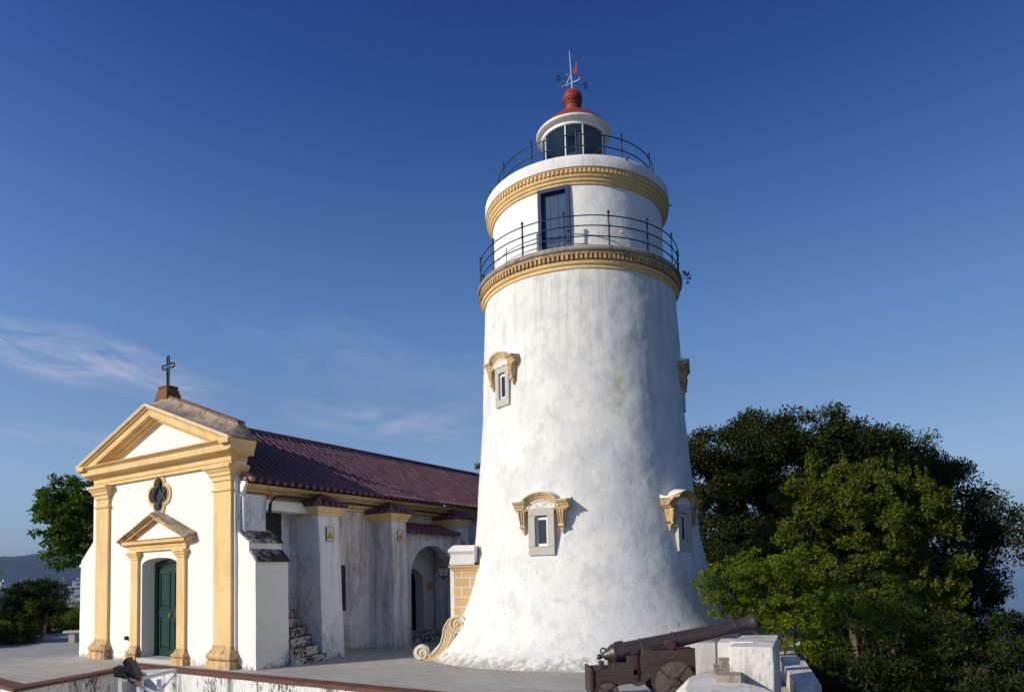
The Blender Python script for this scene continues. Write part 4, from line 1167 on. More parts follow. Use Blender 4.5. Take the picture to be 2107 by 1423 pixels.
# ------------------------------------------------------------------ pier and scroll beside the tower
def pier():
    P = empty('gate_pier', (-1.52, 16.69, 0), 0, 'yellow block pier with white joints and a white cap against the lighthouse', 'pier')
    s = MB(); s.box(.08, 0, 0, 1.15, .55, 2.17); s.build('shaft', M['ashlar'], P, bevel=.01)
    q = MB(); q.box(.0, .05, 0, .079, .5, 2.17); q.build('side_strip', M['white'], P, bevel=.008)
    c = MB(); c.sweep([(.04, .60), (.04, -.0), (1.1, -.0)], [(-.1, 2.12), (.02, 2.12), (.03, 2.16), (.07, 2.19), (.08, 2.23), (-.1, 2.24)], XY); c.build('moulding', M['yellow'], P, smooth=20)
    t = MB()
    pr = [(-.1, 2.241), (.09, 2.241), (.105, 2.28), (.07, 2.42), (.08, 2.50), (.14, 2.57), (.13, 2.60), (.02, 2.71), (-.1, 2.72)]
    t.sweep([(.10, .60), (.10, 0.), (.60, 0.)], pr, XY); t.box(.1, .05, 2.3, .66, .6, 2.725); t.build('cap', M['white'], P, smooth=30, wob=.008, cut=.2)
pier()
def scroll():
    S = empty('scroll_bracket', (-2.1, 16.4, 0), 0, 'cream stone scroll with a volute at each end lying on the lighthouse flare', 'scroll')
    # centre line of the scroll body in the front plane, x to the right, z up
    body = [(-.10, .13), (.08, .06), (.25, .12), (.42, .30), (.52, .52), (.58, .72), (.68, .88), (.80, .93)]
    wid = [.08, .08, .10, .125, .145, .165, .155, .11]
    up, lo = [], []
    for i, p in enumerate(body):
        a = body[max(0, i - 1)]; b = body[min(len(body) - 1, i + 1)]
        d = Vector((b[0] - a[0], b[1] - a[1])).normalized(); nrm = Vector((-d.y, d.x))
        up.append((p[0] + nrm.x * wid[i], p[1] + nrm.y * wid[i])); lo.append((p[0] - nrm.x * wid[i], p[1] - nrm.y * wid[i]))
    def smoothp(l, n=4):
        out = []
        for i in range(len(l) - 1):
            p0 = Vector(l[max(0, i - 1)]); p1 = Vector(l[i]); p2 = Vector(l[i + 1]); p3 = Vector(l[min(len(l) - 1, i + 2)])
            for k in range(n):
                t = k / n
                v = .5 * ((2 * p1) + (p2 - p0) * t + (2 * p0 - 5 * p1 + 4 * p2 - p3) * t * t + (3 * p1 - p0 - 3 * p2 + p3) * t ** 3)
                out.append((v.x, v.y))
        return out + [tuple(l[-1])]
    U, L = smoothp(up), smoothp(lo)
    m = MB(); m.prism(U + L[::-1], XZ, 0, .34)
    for c, r in (((-.12, .20), .17), ((.76, .84), .21)):
        Mx = Matrix.Translation((c[0], 0, c[1])) @ Matrix.Rotation(R(-90), 4, 'X')
        m.lathe([(.0001, .002), (r * .97, .002), (r, .02), (r, .33), (.0001, .34)], 32, M=Mx)
    m.build('body', simple('cream_stone', (.78, .73, .62), .8, var=.12, bmp=.01), S, smooth=40)
    fp = MB(); fp.prism([(a, b) for a, b in U] + [(a, b) for a, b in L[::-1]], XZ, -.006, -.0005); fp.build('side_face', simple('pale_yellow_render', (.60, .46, .26), .8, var=.15), S)
    rl = MB()
    for c, r, s0, dr in (((-.12, .20), .155, R(-60), 1), ((.76, .84), .19, R(120), 1)):
        pts = []
        for k in range(46):
            a = s0 + dr * 2 * math.pi * 1.35 * k / 45; rr = r * (1 - .80 * k / 45)
            pts.append((c[0] + rr * math.cos(a), -.012, c[1] + rr * math.sin(a)))
        rl.tube(pts, [.020 - .010 * k / 45 for k in range(46)], 8)
        rl.ball((c[0], -.01, c[1]), .03, 8, 6)
    rl.tube([(p[0] * .94 + q[0] * .06, -.010, p[1] * .94 + q[1] * .06) for p, q in zip(U, L)], .014, 8)
    rl.tube([(p[0] * .25 + q[0] * .75, -.010, p[1] * .25 + q[1] * .75) for p, q in zip(U, L)], .012, 8)
    rl.build('volute_moulding', simple('cream_moulding', (.72, .60, .38), .8, var=.12), S, smooth=50)
    bl = MB(); bl.ball((-.16, .08, .05), .055, 12, 8); bl.build('foot_ball', M['white'], S, smooth=60)
scroll()

# ------------------------------------------------------------------ pit edge, frame and floodlight
def pit():
    o = empty('retaining_wall', (-9.14, 16.9, 0), 0, 'cracked white retaining wall with red brick coping in front of the chapel', 'wall')
    p = [(-16, 18.64), (-9.62, 13.43), (-9.10, 16.77), (-1.70, 11.80), (1.30, 9.85), (1.15, 5.0)]
    loc = [(a + 9.14, b - 16.9) for a, b in p]
    w = MB(); w.sweep(loc, [(-.10, -2.6), (.02, -2.6), (.02, -.055), (-.10, -.055)], XY); w.build('wall_face', M['pitwall'], o)
    c = MB(); c.sweep(loc, [(-.30, -.05), (.07, -.05), (.075, .0), (.06, .014), (-.30, .012)], XY); c.build('coping', M['brickcap'], o, wob=.006, cut=.25)
pit()
def pit_frame():
    o = empty('metal_frame', (-5.9, 11.0, 0), R(12), 'white painted metal frame standing in the sunken pit under the floodlight', 'frame')
    f = MB(); h = .46; b0 = -2.3
    def bar(a, b_, w=.028):
        a, b_ = Vector(a), Vector(b_); d = (b_ - a); L = d.length; q = d.to_track_quat('Z', 'Y').to_matrix().to_4x4()
        f.box(-w, -w, 0, w, w, L, Matrix.Translation(a) @ q)
    for x in (-.3, .0, .26):
        for y in (0, .9):
            if x == .0 and y: continue
            bar((x, y, b0), (x, y, h - .03))
    bar((-.32, 0, h), (.03, 0, h)); bar((-.3, 0, h + .0), (-.3, .9, h)); bar((.28, .9, h), (-.3, .9, h)); bar((.0, 0, h - .001), (.26, .9, h - .001))
    bar((.0, 0, h - .12), (.55, .0, h - .42), .02); bar((.26, .9, h - .05), (.0, 0, -.1), .018); bar((-.3, 0, -.9), (.26, 0, -.9)); bar((-.3, .9, -.9), (.26, .9, -.9))
    f.build('frame_bars', M['whitemetal'], o)
    r = MB(); r.box(-.07, -.05, h - .12, -.02, -.03, h + .02); r.build('rusty_clamp', simple('orange_rust', (.42, .16, .05), .8, var=.4, scale=30), o)
    l = empty('floodlight', (-6.04, 10.97, .50), R(12), 'black floodlight tilted upwards on the white metal frame', 'floodlight')
    hd = MB()
    Mx = Matrix.Translation((.02, 0, .14)) @ Matrix.Rotation(R(-28), 4, 'Y')
    hd.hexa([Mx @ Vector(p) for p in ((-.08, -.10, -.11), (.0, -.10, -.11), (.0, .10, -.11), (-.08, .10, -.11))], [Mx @ Vector(p) for p in ((-.05, -.15, .14), (.02, -.15, .17), (.02, .15, .17), (-.05, .15, .14))])
    hd.hexa([(-.04, -.15, .02), (.15, -.15, -.06), (.15, .15, -.06), (-.04, .15, .02)], [(-.02, -.15, .24), (.02, -.15, .24), (.02, .15, .24), (-.02, .15, .24)])
    hd.build('housing', M['black'], l, bevel=.006)
    bx = MB(); bx.box(-.23, -.09, -.04, -.06, .09, .13, Matrix.Rotation(R(14), 4, 'Y')); bx.box(-.25, -.06, .06, -.15, .06, .16)
    bx.build('gear_box', M['black'], l, bevel=.008)
    yk = MB(); yk.tube([(-.05, -.17, .10), (.02, -.17, -.04), (.06, -.10, -.10)], .016, 6); yk.tube([(-.05, .17, .10), (.02, .17, -.04), (.06, .10, -.10)], .016, 6); yk.build('yoke', M['black'], l)
    cb = MB(); cb.tube([(-.10, -.10, -.04), (-.09, -.13, -.2), (-.10, -.14, -.34), (-.20, -.14, -.52), (-.3, -.12, -.7)], .008, 6); cb.build('cable', simple('pale_cable', (.45, .43, .38), .6), l, smooth=60)
    cbn = empty('electrical_cabinet', (-6.9, 12.2, -2.3), R(10), 'grey electrical cabinet in the pit behind the floodlight', 'cabinet')
    k = MB(); k.box(-.35, -.2, .08, .35, .2, 2.32); k.build('body', M['grey'], cbn, bevel=.01)
    k = MB(); k.box(-.31, -.212, .15, .31, -.2005, 2.26); k.build('door', M['grey'], cbn, bevel=.005)
    k = MB(); k.box(.22, -.23, 1.2, .25, -.2125, 1.35); k.build('handle', M['black'], cbn)
    k = MB(); k.box(-.3, -.15, 0, .3, .15, .08); k.build('plinth', M['granite'], cbn)
pit_frame()

# ------------------------------------------------------------------ cannon
def cannon():
    C0 = empty('cannon', (2.0, 10.7, 0), 0, 'old iron cannon on a stepped wooden truck carriage aimed over the parapet', 'cannon')
    ox = 2.0
    X = lambda x: x - ox
    # barrel along its own axis, breech at 0
    br0 = Vector((X(1.515), 0, .705)); mz = Vector((X(3.70), 0, 1.13)); ax = (mz - br0).normalized(); L = (mz - br0).length
    q = ax.to_track_quat('Z', 'Y').to_matrix().to_4x4(); Mb = Matrix.Translation(br0) @ q
    prof = [(.0001, -.265), (.025, -.262), (.043, -.235), (.040, -.20), (.028, -.18), (.034, -.165), (.060, -.15), (.075, -.12), (.11, -.06), (.135, -.03), (.145, -.01), (.152, 0), (.152, .035), (.145, .04), (.142, .20), (.136, .42), (.144, .425), (.144, .455), (.136, .46), (.125, .80), (.123, .93), (.133, .935), (.133, .965), (.122, .97),
            (.112, 1.35), (.100, 1.80), (.100, 1.86), (.108, 1.865), (.108, 1.88), (.101, 1.885), (.108, 1.90), (.108, 1.915), (.101, 1.92), (.101, 2.0), (.112, 2.10), (.128, 2.17), (.138, 2.19), (.138, L - .01), (.125, L), (.062, L), (.060, L - .3), (.0001, L - .3)]
    b = MB(); b.lathe(prof, 48, M=Mb); bo = b.build('barrel', M['iron'], C0, smooth=28)
    rg = MB(); pts = []
    for k in range(21):
        a = 2 * math.pi * k / 20; pts.append(Mb @ Vector((0, 0, 0)) + Vector((-.155 + .042 * math.cos(a), 0, .045 + .042 * math.sin(a))))
    rg.tube(pts, .013, 8); rg.build('breeching_ring', M['iron'], bo, smooth=60)
    vt = MB(); vt.box(-.02, -.03, -.01, .12, .03, .012, Mb @ Matrix.Translation((0, 0, .05)) @ Matrix.Rotation(R(-90), 4, 'Y') @ Matrix.Translation((0, 0, .150)) if False else Matrix.Translation(br0 + ax * .06 + Vector((-.03, 0, .155))) @ Matrix.Rotation(-math.atan2(ax.z, ax.x), 4, 'Y')); vt.build('vent_patch', M['iron'], bo, bevel=.004)
    tn = MB()
    tp = br0 + ax * .83; tn.tube([(tp.x, -.34, tp.z - .015), (tp.x, .34, tp.z - .015)], .065, 24); tn.build('trunnion', M['rust'], bo, smooth=40)
    # stepped cheeks
    prof2 = [(1.15, .50), (1.15, .19), (1.46, .19), (1.54, .27), (1.72, .29), (1.80, .25), (1.90, .27), (2.0, .36), (2.12, .34), (2.66, .34), (2.66, .795), (1.93, .80), (1.90, .775), (1.90, .72), (1.885, .70), (1.68, .69), (1.68, .60), (1.46, .60), (1.46, .50)]
    for s in (-1, 1):
        c = MB(); c.prism([(X(a), z) for a, z in prof2], XZ, s * .20, s * .31)
        co = c.build('carriage_cheek', M['wood'], C0, bevel=.008)
        y0 = s * .325
        st = MB()
        ya, yb = sorted((s * .311, s * .335))
        st.box(X(1.755), ya, .34, X(1.825), yb, .76); st.box(X(1.74), ya, .42, X(1.84), yb + .004, .50); st.box(X(1.75), -.335 if s < 0 else .195, .715, X(1.83), .335 if s > 0 else -.195, .735) 
        st.box(X(2.02), ya, .801, X(2.62), yb - .01 if s > 0 else yb, .82)
        st.box(X(2.655), ya, .30, X(2.685), yb, .80)
        st.tube([(X(2.16), y0, .815), (X(2.22), y0 - .0, .835), (X(2.29), y0, .82)], .013, 6)
        st.build('iron_strap', M['rust'], co, bevel=.003)
    bl = MB(); bl.box(X(1.10), -.34, .13, X(1.155), .34, .52); bl.box(X(1.2), -.199, .36, X(1.55), .199, .49); bl.box(X(1.29), -.07, .49, X(1.36), .07, .60)
    bl.box(X(2.5), -.199, .38, X(2.6), .199, .66); bl.box(X(1.75), -.199, .28, X(1.95), .199, .42)
    bl.build('transom', M['wood'], C0, bevel=.012)
    qn = MB(); qn.hexa([(X(1.42), -.07, .492), (X(1.9), -.07, .492), (X(1.9), .07, .492), (X(1.42), .07, .492)], [(X(1.42), -.07, .53), (X(1.9), -.07, .60), (X(1.9), .07, .60), (X(1.42), .07, .53)]); qn.build('quoin', M['wood'], C0, bevel=.004)
    for x, r, z in ((2.335, .315, .325), (1.345, .175, .175)):
        axl = MB(); axl.tube([(X(x), -.58, z), (X(x), .58, z)], .055, 16); axl.box(X(x) - .08, -.199, z - .08, X(x) + .08, .199, z + .1); axl.build('axle', M['wood'], C0, smooth=40)
        for s in (-1, 1):
            w = MB(); Mx = Matrix.Translation((X(x), s * .40, z)) @ Matrix.Rotation(R(90), 4, 'X')
            w.lathe([(.03, -.055), (r - .03, -.055), (r - .008, -.05), (r - .008, .05), (r - .03, .055), (.03, .055)], 48, M=Mx)
            wo_ = w.build('wheel', M['wheelwood'], C0, smooth=35)
            t = MB(); t.lathe([(r - .010, -.062), (r, -.062), (r, .062), (r - .010, .062)], 48, M=Mx, closed=True); t.build('tyre', M['iron'], wo_, smooth=35)
            h = MB(); h.lathe([(.0001, .13), (.045, .13), (.06, .10), (.075, .058), (.075, -.058), (.0001, -.06)], 24, M=Matrix.Translation((X(x), s * .40, z)) @ Matrix.Rotation(R(90 * (1 if s < 0 else -1)), 4, 'X')); h.build('hub', M['wood'], wo_, smooth=35)
            sp = MB()
            for k in range(4):
                a = R(50 + 90 * k); Ms = Matrix.Translation((X(x), s * .459, z)) @ Matrix.Rotation(-a, 4, 'Y'); sp.box(.07, -.004, -.011, r - .02, .006, .011, Ms)
            sp.build('iron_band', M['iron'], wo_)
cannon()

# ------------------------------------------------------------------ parapet at the right
def parapet():
    o = empty('merlon', (2.95, 9.4, 0), 0, 'tall white plastered block of the parapet right of the cannon wheels', 'merlon')
    L = lambda p: [(a - 2.95, b - 9.4) for a, b in p]
    m = MB(); pl = L([(2.70, 8.78), (3.21, 8.65), (3.91, 10.29), (3.40, 10.42)])
    m.prism(pl, XY, 0, .97); m.build('block', M['merlon'], o, bevel=.015, wob=.012, cut=.3)
    r = MB(); r.prism(L([(2.86, 9.25), (3.14, 9.15), (3.17, 9.28), (2.90, 9.38)]), XY, .975, .985); r.build('patch', M['white'], o)
    pp = MB(); Mx = Matrix.Translation((0.82, .45, .66)) @ Matrix.Rotation(R(90), 4, 'Y'); pp.lathe([(.035, 0), (.045, 0), (.045, .24), (.035, .24)], 12, M=Mx, closed=True); pp.build('drain_pipe', M['cream'], o, smooth=40)
    s = empty('embrasure_step', (2.3, 8.6, 0), 0, 'low chamfered white platform with worn steps in front of the cannon wheel', 'step')
    L2 = lambda p: [(a - 2.3, b - 8.6) for a, b in p]
    q = MB(); ot = L2([(1.72, 7.2), (1.78, 8.05), (2.08, 9.05), (2.52, 9.62), (2.86, 9.75), (2.98, 9.7), (2.68, 8.77), (2.9, 8.0), (2.9, 7.2)])
    it = L2([(1.90, 7.2), (1.95, 8.05), (2.24, 8.98), (2.56, 9.50), (2.86, 9.66), (2.97, 9.66), (2.66, 8.77), (2.86, 8.0), (2.86, 7.2)])
    md = [(a, b, .40) for a, b in ot]; 
    q.hexa([(a, b, 0) for a, b in ot], md); q.hexa([(a, b, .4) for a, b in ot], [(a, b, .57) for a, b in it])
    q.build('platform', M['merlon'], s, wob=.012, cut=.25)
    t = MB(); t.prism(L2([(2.44, 8.5), (2.72, 8.4), (3.1, 9.55), (2.72, 9.6)]), XY, .56, .66); t.prism(L2([(2.72, 9.25), (2.95, 9.2), (3.1, 9.6), (2.80, 9.65)]), XY, .655, .74)
    t.build('upper_step', M['ledge'], s, wob=.008, cut=.2, bevel=.01)
    f = empty('far_merlon', (3.6, 12.0, 0), 0, 'white parapet block beyond the embrasure under the cannon muzzle', 'merlon')
    L3 = lambda p: [(a - 3.6, b - 12.0) for a, b in p]
    g = MB(); pl = L3([(3.42, 11.75), (4.05, 11.50), (4.35, 12.3), (3.72, 12.5)])
    g.hexa([(a, b, 0) for a, b in pl], [(pl[0][0], pl[0][1], .73), (pl[1][0], pl[1][1], .73), (pl[2][0], pl[2][1], .73), (pl[3][0], pl[3][1], .73)])
    g.build('block', M['merlon'], f, bevel=.012, wob=.012, cut=.3)
    k = MB(); k.hexa([(a - 3.6, b - 12, 0) for a, b in ((2.75, 12.3), (3.38, 11.78), (3.5, 12.1), (3.0, 12.7))], [(a - 3.6, b - 12, c) for a, b, c in ((3.02, 12.35, .68), (3.40, 11.80, .72), (3.5, 12.1, .72), (3.1, 12.65, .68))])
    k.build('grey_slab', plaster('grey_render', (.42, .42, .39), (.25, .24, .2), .5, .5, .7, .2, seed=31), f, wob=.008, cut=.2)
    w = empty('outer_parapet', (4.3, 10.5, 0), 0, 'low white outer parapet wall running beyond the tall block at the right', 'wall')
    L4 = lambda p: [(a - 4.3, b - 10.5) for a, b in p]
    v = MB()
    inner = [(4.80, 12.59), (3.98, 9.92), (3.90, 8.8), (3.85, 6.0)]; outer = [(5.25, 12.5), (4.70, 10.8), (4.42, 9.9), (4.35, 8.8), (4.3, 6.0)]
    v.prism(L4(inner[:2] + [(4.30, 9.80)] + [(5.20, 12.5)]), XY, -3.4, .30); v.build('wall_body', M['merlon'], w, bevel=.01, wob=.010, cut=.3)
    v = MB(); v.prism(L4([(3.97, 9.90), (4.31, 9.79), (4.2, 6), (3.86, 6)]), XY, -3.4, .16); v.build('lower_wall', M['merlon'], w, bevel=.01, wob=.010, cut=.3)
    b_ = empty('bastion_wall', (6, 16, 0), 0, 'low white parapet hidden behind the tower foot and shrubs', 'wall')
    v = MB(); v.prism([(a - 6, b - 16) for a, b in ((5.0, 13.41), (5.35, 13.3), (7.9, 19), (10.3, 27), (10, 27), (7.5, 19.1))], XY, -3.0, .2); v.build('wall_body', M['merlon'], b_)
parapet()

# ------------------------------------------------------------------ foliage
def leaves(name, parent, mat, clumps, per, size, aspect=.42, seed=1, up=.35, flat=.75, shell=.55, droop=0.0):
    """clumps: list of (x, y, z, r). Each clump gets `per` leaves spread through its volume."""
    rs = np.random.RandomState(seed)
    cl = np.array(clumps, float)
    n = len(cl)
    cnt = np.maximum(9, (per * (cl[:, 3] / cl[:, 3].mean()) ** 2).astype(int))
    idx = np.repeat(np.arange(n), cnt); N = len(idx)
    d = rs.normal(size=(N, 3)); d /= np.linalg.norm(d, axis=1)[:, None]
    rr = rs.uniform(0, 1, N) ** shell
    c = cl[idx, :3] + d * (rr * cl[idx, 3])[:, None] * np.array([1, 1, flat])
    dirv = d * .8 + rs.normal(size=(N, 3)) * .6; dirv[:, 2] += -droop
    dirv /= np.linalg.norm(dirv, axis=1)[:, None]
    nrm = d * .5 + rs.normal(size=(N, 3)) * .55; nrm[:, 2] += up
    side = np.cross(dirv, nrm); side /= (np.linalg.norm(side, axis=1)[:, None] + 1e-9)
    L = size * rs.uniform(.6, 1.25, N)[:, None]; Wd = L * aspect
    nn_ = np.cross(side, dirv)
    v = np.empty((N, 4, 3))
    v[:, 0] = c - dirv * L * .5
    v[:, 1] = c + side * Wd * .5 + nn_ * Wd * .12
    v[:, 2] = c + dirv * L * .5 - nn_ * L * .10
    v[:, 3] = c - side * Wd * .5 + nn_ * Wd * .12
    me = bpy.data.meshes.new(name)
    me.vertices.add(N * 4); me.vertices.foreach_set('co', v.reshape(-1))
    me.loops.add(N * 4); me.loops.foreach_set('vertex_index', np.arange(N * 4, dtype=np.int32))
    me.polygons.add(N); me.polygons.foreach_set('loop_start', np.arange(N, dtype=np.int32) * 4)
    me.polygons.foreach_set('loop_total', np.full(N, 4, dtype=np.int32))
    me.update(calc_edges=True)
    at_ = me.attributes.new('var', 'FLOAT', 'FACE')
    base = rs.uniform(0, 1, n)[idx] * .5 + rs.uniform(0, 1, N) * .5
    at_.data.foreach_set('value', base.astype(np.float32))
    me.materials.append(mat)
    o = bpy.data.objects.new(name, me); col.objects.link(o)
    if parent: o.parent = parent
    return o
def blob_clumps(blobs, k, rmin, rmax, seed=1, inner=.25, flat=.8):
    rnd = random.Random(seed); out = []
    for (x, y, z, rx, ry, rz) in blobs:
        n = max(3, int(k * (rx * rz + rx * ry + ry * rz) / 3))
        for _ in range(n):
            v = Vector((rnd.gauss(0, 1), rnd.gauss(0, 1), rnd.gauss(0, 1))).normalized()
            f = rnd.uniform(.15, .75) if rnd.random() < inner else (rnd.uniform(.78, 1.08) if rnd.random() < .86 else rnd.uniform(1.08, 1.28))
            out.append((x + v.x * rx * f, y + v.y * ry * f, z + v.z * rz * f, rnd.uniform(rmin, rmax)))
    return out
def limbs(name, parent, base, blobs, r0, mat, seed=1, zmin=None):
    rnd = random.Random(seed); mb = MB()
    bx, by, bz = base
    cx = sum(b[0] for b in blobs) / len(blobs); cy = sum(b[1] for b in blobs) / len(blobs); cz = min(b[2] for b in blobs)
    fork = Vector((bx * .7 + cx * .3, by * .7 + cy * .3, bz + (cz - bz) * .6))
    mb.tube([base, Vector(base).lerp(fork, .5) + Vector((rnd.uniform(-.1, .1), rnd.uniform(-.1, .1), 0)) * r0 * 4, fork], [r0 * 1.25, r0, r0 * .85], 10)
    for (x, y, z, rx, ry, rz) in blobs:
        e = Vector((x, y, z)); r0_ = r0; m_ = fork.lerp(e, .5) + Vector((rnd.uniform(-.3, .3), rnd.uniform(-.3, .3), rnd.uniform(-.1, .4))) * rx * .4
        mb.tube([fork, m_, e], [r0 * .45, r0 * .25, r0 * .10], 7)
        for _ in range(5):
            v = Vector((rnd.gauss(0, 1), rnd.gauss(0, 1), rnd.gauss(.3, .8))).normalized()
            t_ = e + Vector((v.x * rx, v.y * ry, v.z * rz)) * .75
            mb.tube([m_.lerp(e, rnd.uniform(.3, 1)), e.lerp(t_, .5) + Vector((0, 0, .05)), t_], [r0 * .10, r0 * .06, r0 * .02], 5)
    return mb.build(name, mat, parent, smooth=60)
def tree(name, base, blobs, k, cr, per, size, mat, label, cat='tree', group=None, r0=.2, bark=None, seed=1, flat=.7, inner=.25, trunk=True, shoots=0, **kw):
    T = empty(name, base, 0, label, cat, group)
    rel = [(b[0] - base[0], b[1] - base[1], b[2] - base[2], b[3], b[4], b[5]) for b in blobs]
    cl = blob_clumps(rel, k, cr[0], cr[1], seed, inner)
    rs_ = random.Random(seed + 99)
    for _ in range(shoots):
        b = rs_.choice(rel); x = b[0] + rs_.uniform(-.8, .8) * b[3]; y = b[1] - rs_.uniform(-.2, .7) * b[4]; zt = b[2] + b[5] * rs_.uniform(.5, 1.0); lx = rs_.uniform(-.25, .25)
        for q in range(6): cl.append((x + lx * q * .12, y, zt + q * .085, max(.035, .10 - .012 * q)))
    leaves('crown', T, mat, cl, per, size, seed=seed, flat=flat, **kw)
    if trunk: limbs('trunk', T, (0, 0, 0), rel, r0, bark or M['darkbark'], seed)
    return T
ML = {}
ML['banyan'] = leafmat('banyan_leaf', (.014, .020, .004), (.042, .052, .008), trans=.18, rough=.45)
ML['olive'] = leafmat('olive_leaf', (.045, .064, .007), (.12, .148, .014), (.095, .092, .012), trans=.22, rough=.45)
ML['bright'] = leafmat('bright_leaf', (.065, .095, .007), (.17, .205, .014), trans=.32, rough=.45)
ML['feather'] = leafmat('feathery_leaf', (.026, .055, .010), (.052, .095, .018), trans=.25, rough=.5)
ML['glossy'] = leafmat('glossy_leaf', (.028, .062, .006), (.080, .145, .012), trans=.28, rough=.4)
ML['dark'] = leafmat('dark_leaf', (.016, .024, .005), (.040, .052, .009), trans=.18, rough=.5)

def B(px, py, Y, rpx, rpy=None, depth=None):
    """an ellipsoid standing Y metres ahead, its half sizes read in metres from its span"""
    p = at(px, py, Y); s = Y / F
    rx = rpx * s; rz = (rpy if rpy else rpx) * s
    return (p.x, p.y, p.z, rx, depth if depth else (rx + rz) / 2, rz)

def right_trees():
    # great dark tree behind
    bl = [B(1480, 960, 27, 95, 70), B(1560, 905, 28, 80, 42), B(1660, 905, 28, 100, 50), B(1728, 870, 28, 36, 44), B(1700, 985, 29, 150, 90), B(1830, 925, 28, 90, 40),
          B(1520, 1080, 28, 110, 110), B(1600, 1010, 29, 120, 90), B(1470, 1180, 27, 60, 90), B(1430, 930, 27, 40, 40), B(1540, 868, 28, 30, 22), B(1880, 975, 28, 80, 50)]
    tree('banyan_tree', (13.5, 30, -8), bl, 22, (.40, .80), 230, .15, ML['banyan'], 'great dark spreading tree behind the lighthouse at the right with the highest top', r0=.6, seed=11)
    bl = [B(1900, 1010, 24, 110, 50), B(1990, 1060, 24, 80, 50), B(2040, 1110, 24, 70, 60), B(1800, 1010, 24, 90, 45), B(1960, 960, 25, 45, 22), B(2010, 1200, 24, 60, 40),
          B(1940, 1150, 25, 110, 80), B(1960, 1255, 24, 110, 46), B(1860, 1180, 26, 110, 90), B(1790, 1120, 26, 100, 100), B(1640, 1170, 25, 110, 90), B(1560, 1150, 25.5, 80, 80), B(1700, 1290, 24, 130, 70), B(1850, 1310, 24, 120, 60), B(2040, 1290, 23, 80, 26)]
    tree('spreading_tree', (16, 27, -9), bl, 22, (.34, .62), 190, .13, ML['dark'], 'dark layered tree at the right edge with the sea behind it', r0=.4, seed=12)
    bl = [B(1760, 1070, 18, 130, 80), B(1650, 1060, 18, 70, 70), B(1870, 1060, 18, 70, 70), B(1690, 1000, 18, 50, 45), B(1790, 985, 18.5, 60, 32), B(1880, 1010, 18.5, 36, 28), B(1900, 1150, 18, 90, 60),
          B(1740, 1170, 18, 130, 70), B(1610, 1130, 18, 70, 60), B(1830, 1240, 18, 120, 60)]
    tree('olive_green_tree', (9.3, 18.5, -6), bl, 42, (.20, .36), 130, .10, ML['olive'], 'olive green tree with upright shoots in front of the dark trees', r0=.2, seed=13, up=.6, bark=M['bark'], shoots=46)
    bl = [B(1490, 1190, 14.5, 55, 26), B(1560, 1215, 14.5, 75, 60), B(1640, 1180, 15, 60, 60), B(1520, 1260, 14.5, 50, 26), B(1620, 1280, 14, 80, 50), B(1545, 1160, 15, 45, 30), B(1700, 1320, 14, 60, 40), B(1455, 1215, 14.2, 26, 22), B(1590, 1230, 14.6, 60, 50), B(1660, 1230, 14.8, 50, 50)]
    tree('bright_green_shrub', (5.9, 15, -3.5), bl, 120, (.11, .22), 110, .072, ML['bright'], 'bright green leafy shrub touching the foot of the lighthouse above the cannon muzzle', 'shrub', r0=.09, seed=14, bark=M['bark'])
    # fern-leaved tree: fronds made of rows of narrow leaflets
    T = empty('feathery_tree', (7.6, 13.6, -4), 0, 'soft dark green tree with drooping feathery fronds above the parapet', 'tree')
    rnd = random.Random(4); cl = []
    bl = [B(1790, 1220, 13.3, 75, 50), B(1760, 1280, 13.2, 60, 40), B(1840, 1250, 13.4, 40, 40), B(1730, 1240, 13.3, 45, 40)]
    V4 = []
    for (x, y, z, rx, ry, rz) in bl:
        for _ in range(150):
            v = Vector((rnd.gauss(0, 1), rnd.gauss(0, 1), rnd.gauss(0, 1))).normalized()
            p = Vector((x + v.x * rx * .9 - 7.6, y + v.y * ry * .9 - 13.6, z + v.z * rz * .9 + 4))
            dr = Vector((v.x * .8 + rnd.uniform(-.3, .3), v.y * .5 - .45, .12 + rnd.uniform(-.3, .3))).normalized()
            sd = dr.cross(Vector((0, 0, 1))).normalized(); Lf = rnd.uniform(.22, .38)
            for i in range(15):
                c = p + dr * Lf * i / 15 + Vector((0, 0, -.11 * (i / 15) ** 2)); ll = .055 * math.sin(math.pi * (i + 2) / 18) + .015
                for s_ in (-1, 1):
                    e = c + sd * s_ * ll + dr * .02 + Vector((0, 0, -.012))
                    V4.append((c - dr * .004, c + dr * .006, e + dr * .003, e - dr * .003))
    me = bpy.data.meshes.new('crown'); me.from_pydata([tuple(q) for f in V4 for q in f], [], [tuple(range(i * 4, i * 4 + 4)) for i in range(len(V4))])
    a_ = me.attributes.new('var', 'FLOAT', 'FACE'); a_.data.foreach_set('value', np.random.RandomState(3).uniform(0, 1, len(V4)).astype(np.float32))
    me.materials.append(ML['feather']); o = bpy.data.objects.new('crown', me); col.objects.link(o); o.parent = T
    rel = [(b[0] - 7.6, b[1] - 13.6, b[2] + 4, b[3], b[4], b[5]) for b in bl]
    limbs('trunk', T, (0, 0, 0), rel, .06, M['darkbark'], 3)
    # lower shrubs on the slope
    for i, (px, py, Y, r, lab, mt) in enumerate(((1790, 1380, 12.5, 95, 'dark shrub on the slope just right of the outer parapet', 'dark'), (1950, 1370, 14, 110, 'dark green shrub low on the slope near the lower right corner', 'dark'),
                                      (2080, 1330, 16, 100, 'dark shrub at the lower right edge below the sea', 'banyan'), (1880, 1320, 16, 110, 'dark shrub between the feathery tree and the lower right corner', 'banyan'), (2060, 1410, 11.5, 70, 'olive tinged dark shrub in the very corner at the lower right', 'dark'))):
        b0 = B(px, py, Y, r, r * .62)
        base = (b0[0], b0[1], b0[2] - b0[5] * 1.5)
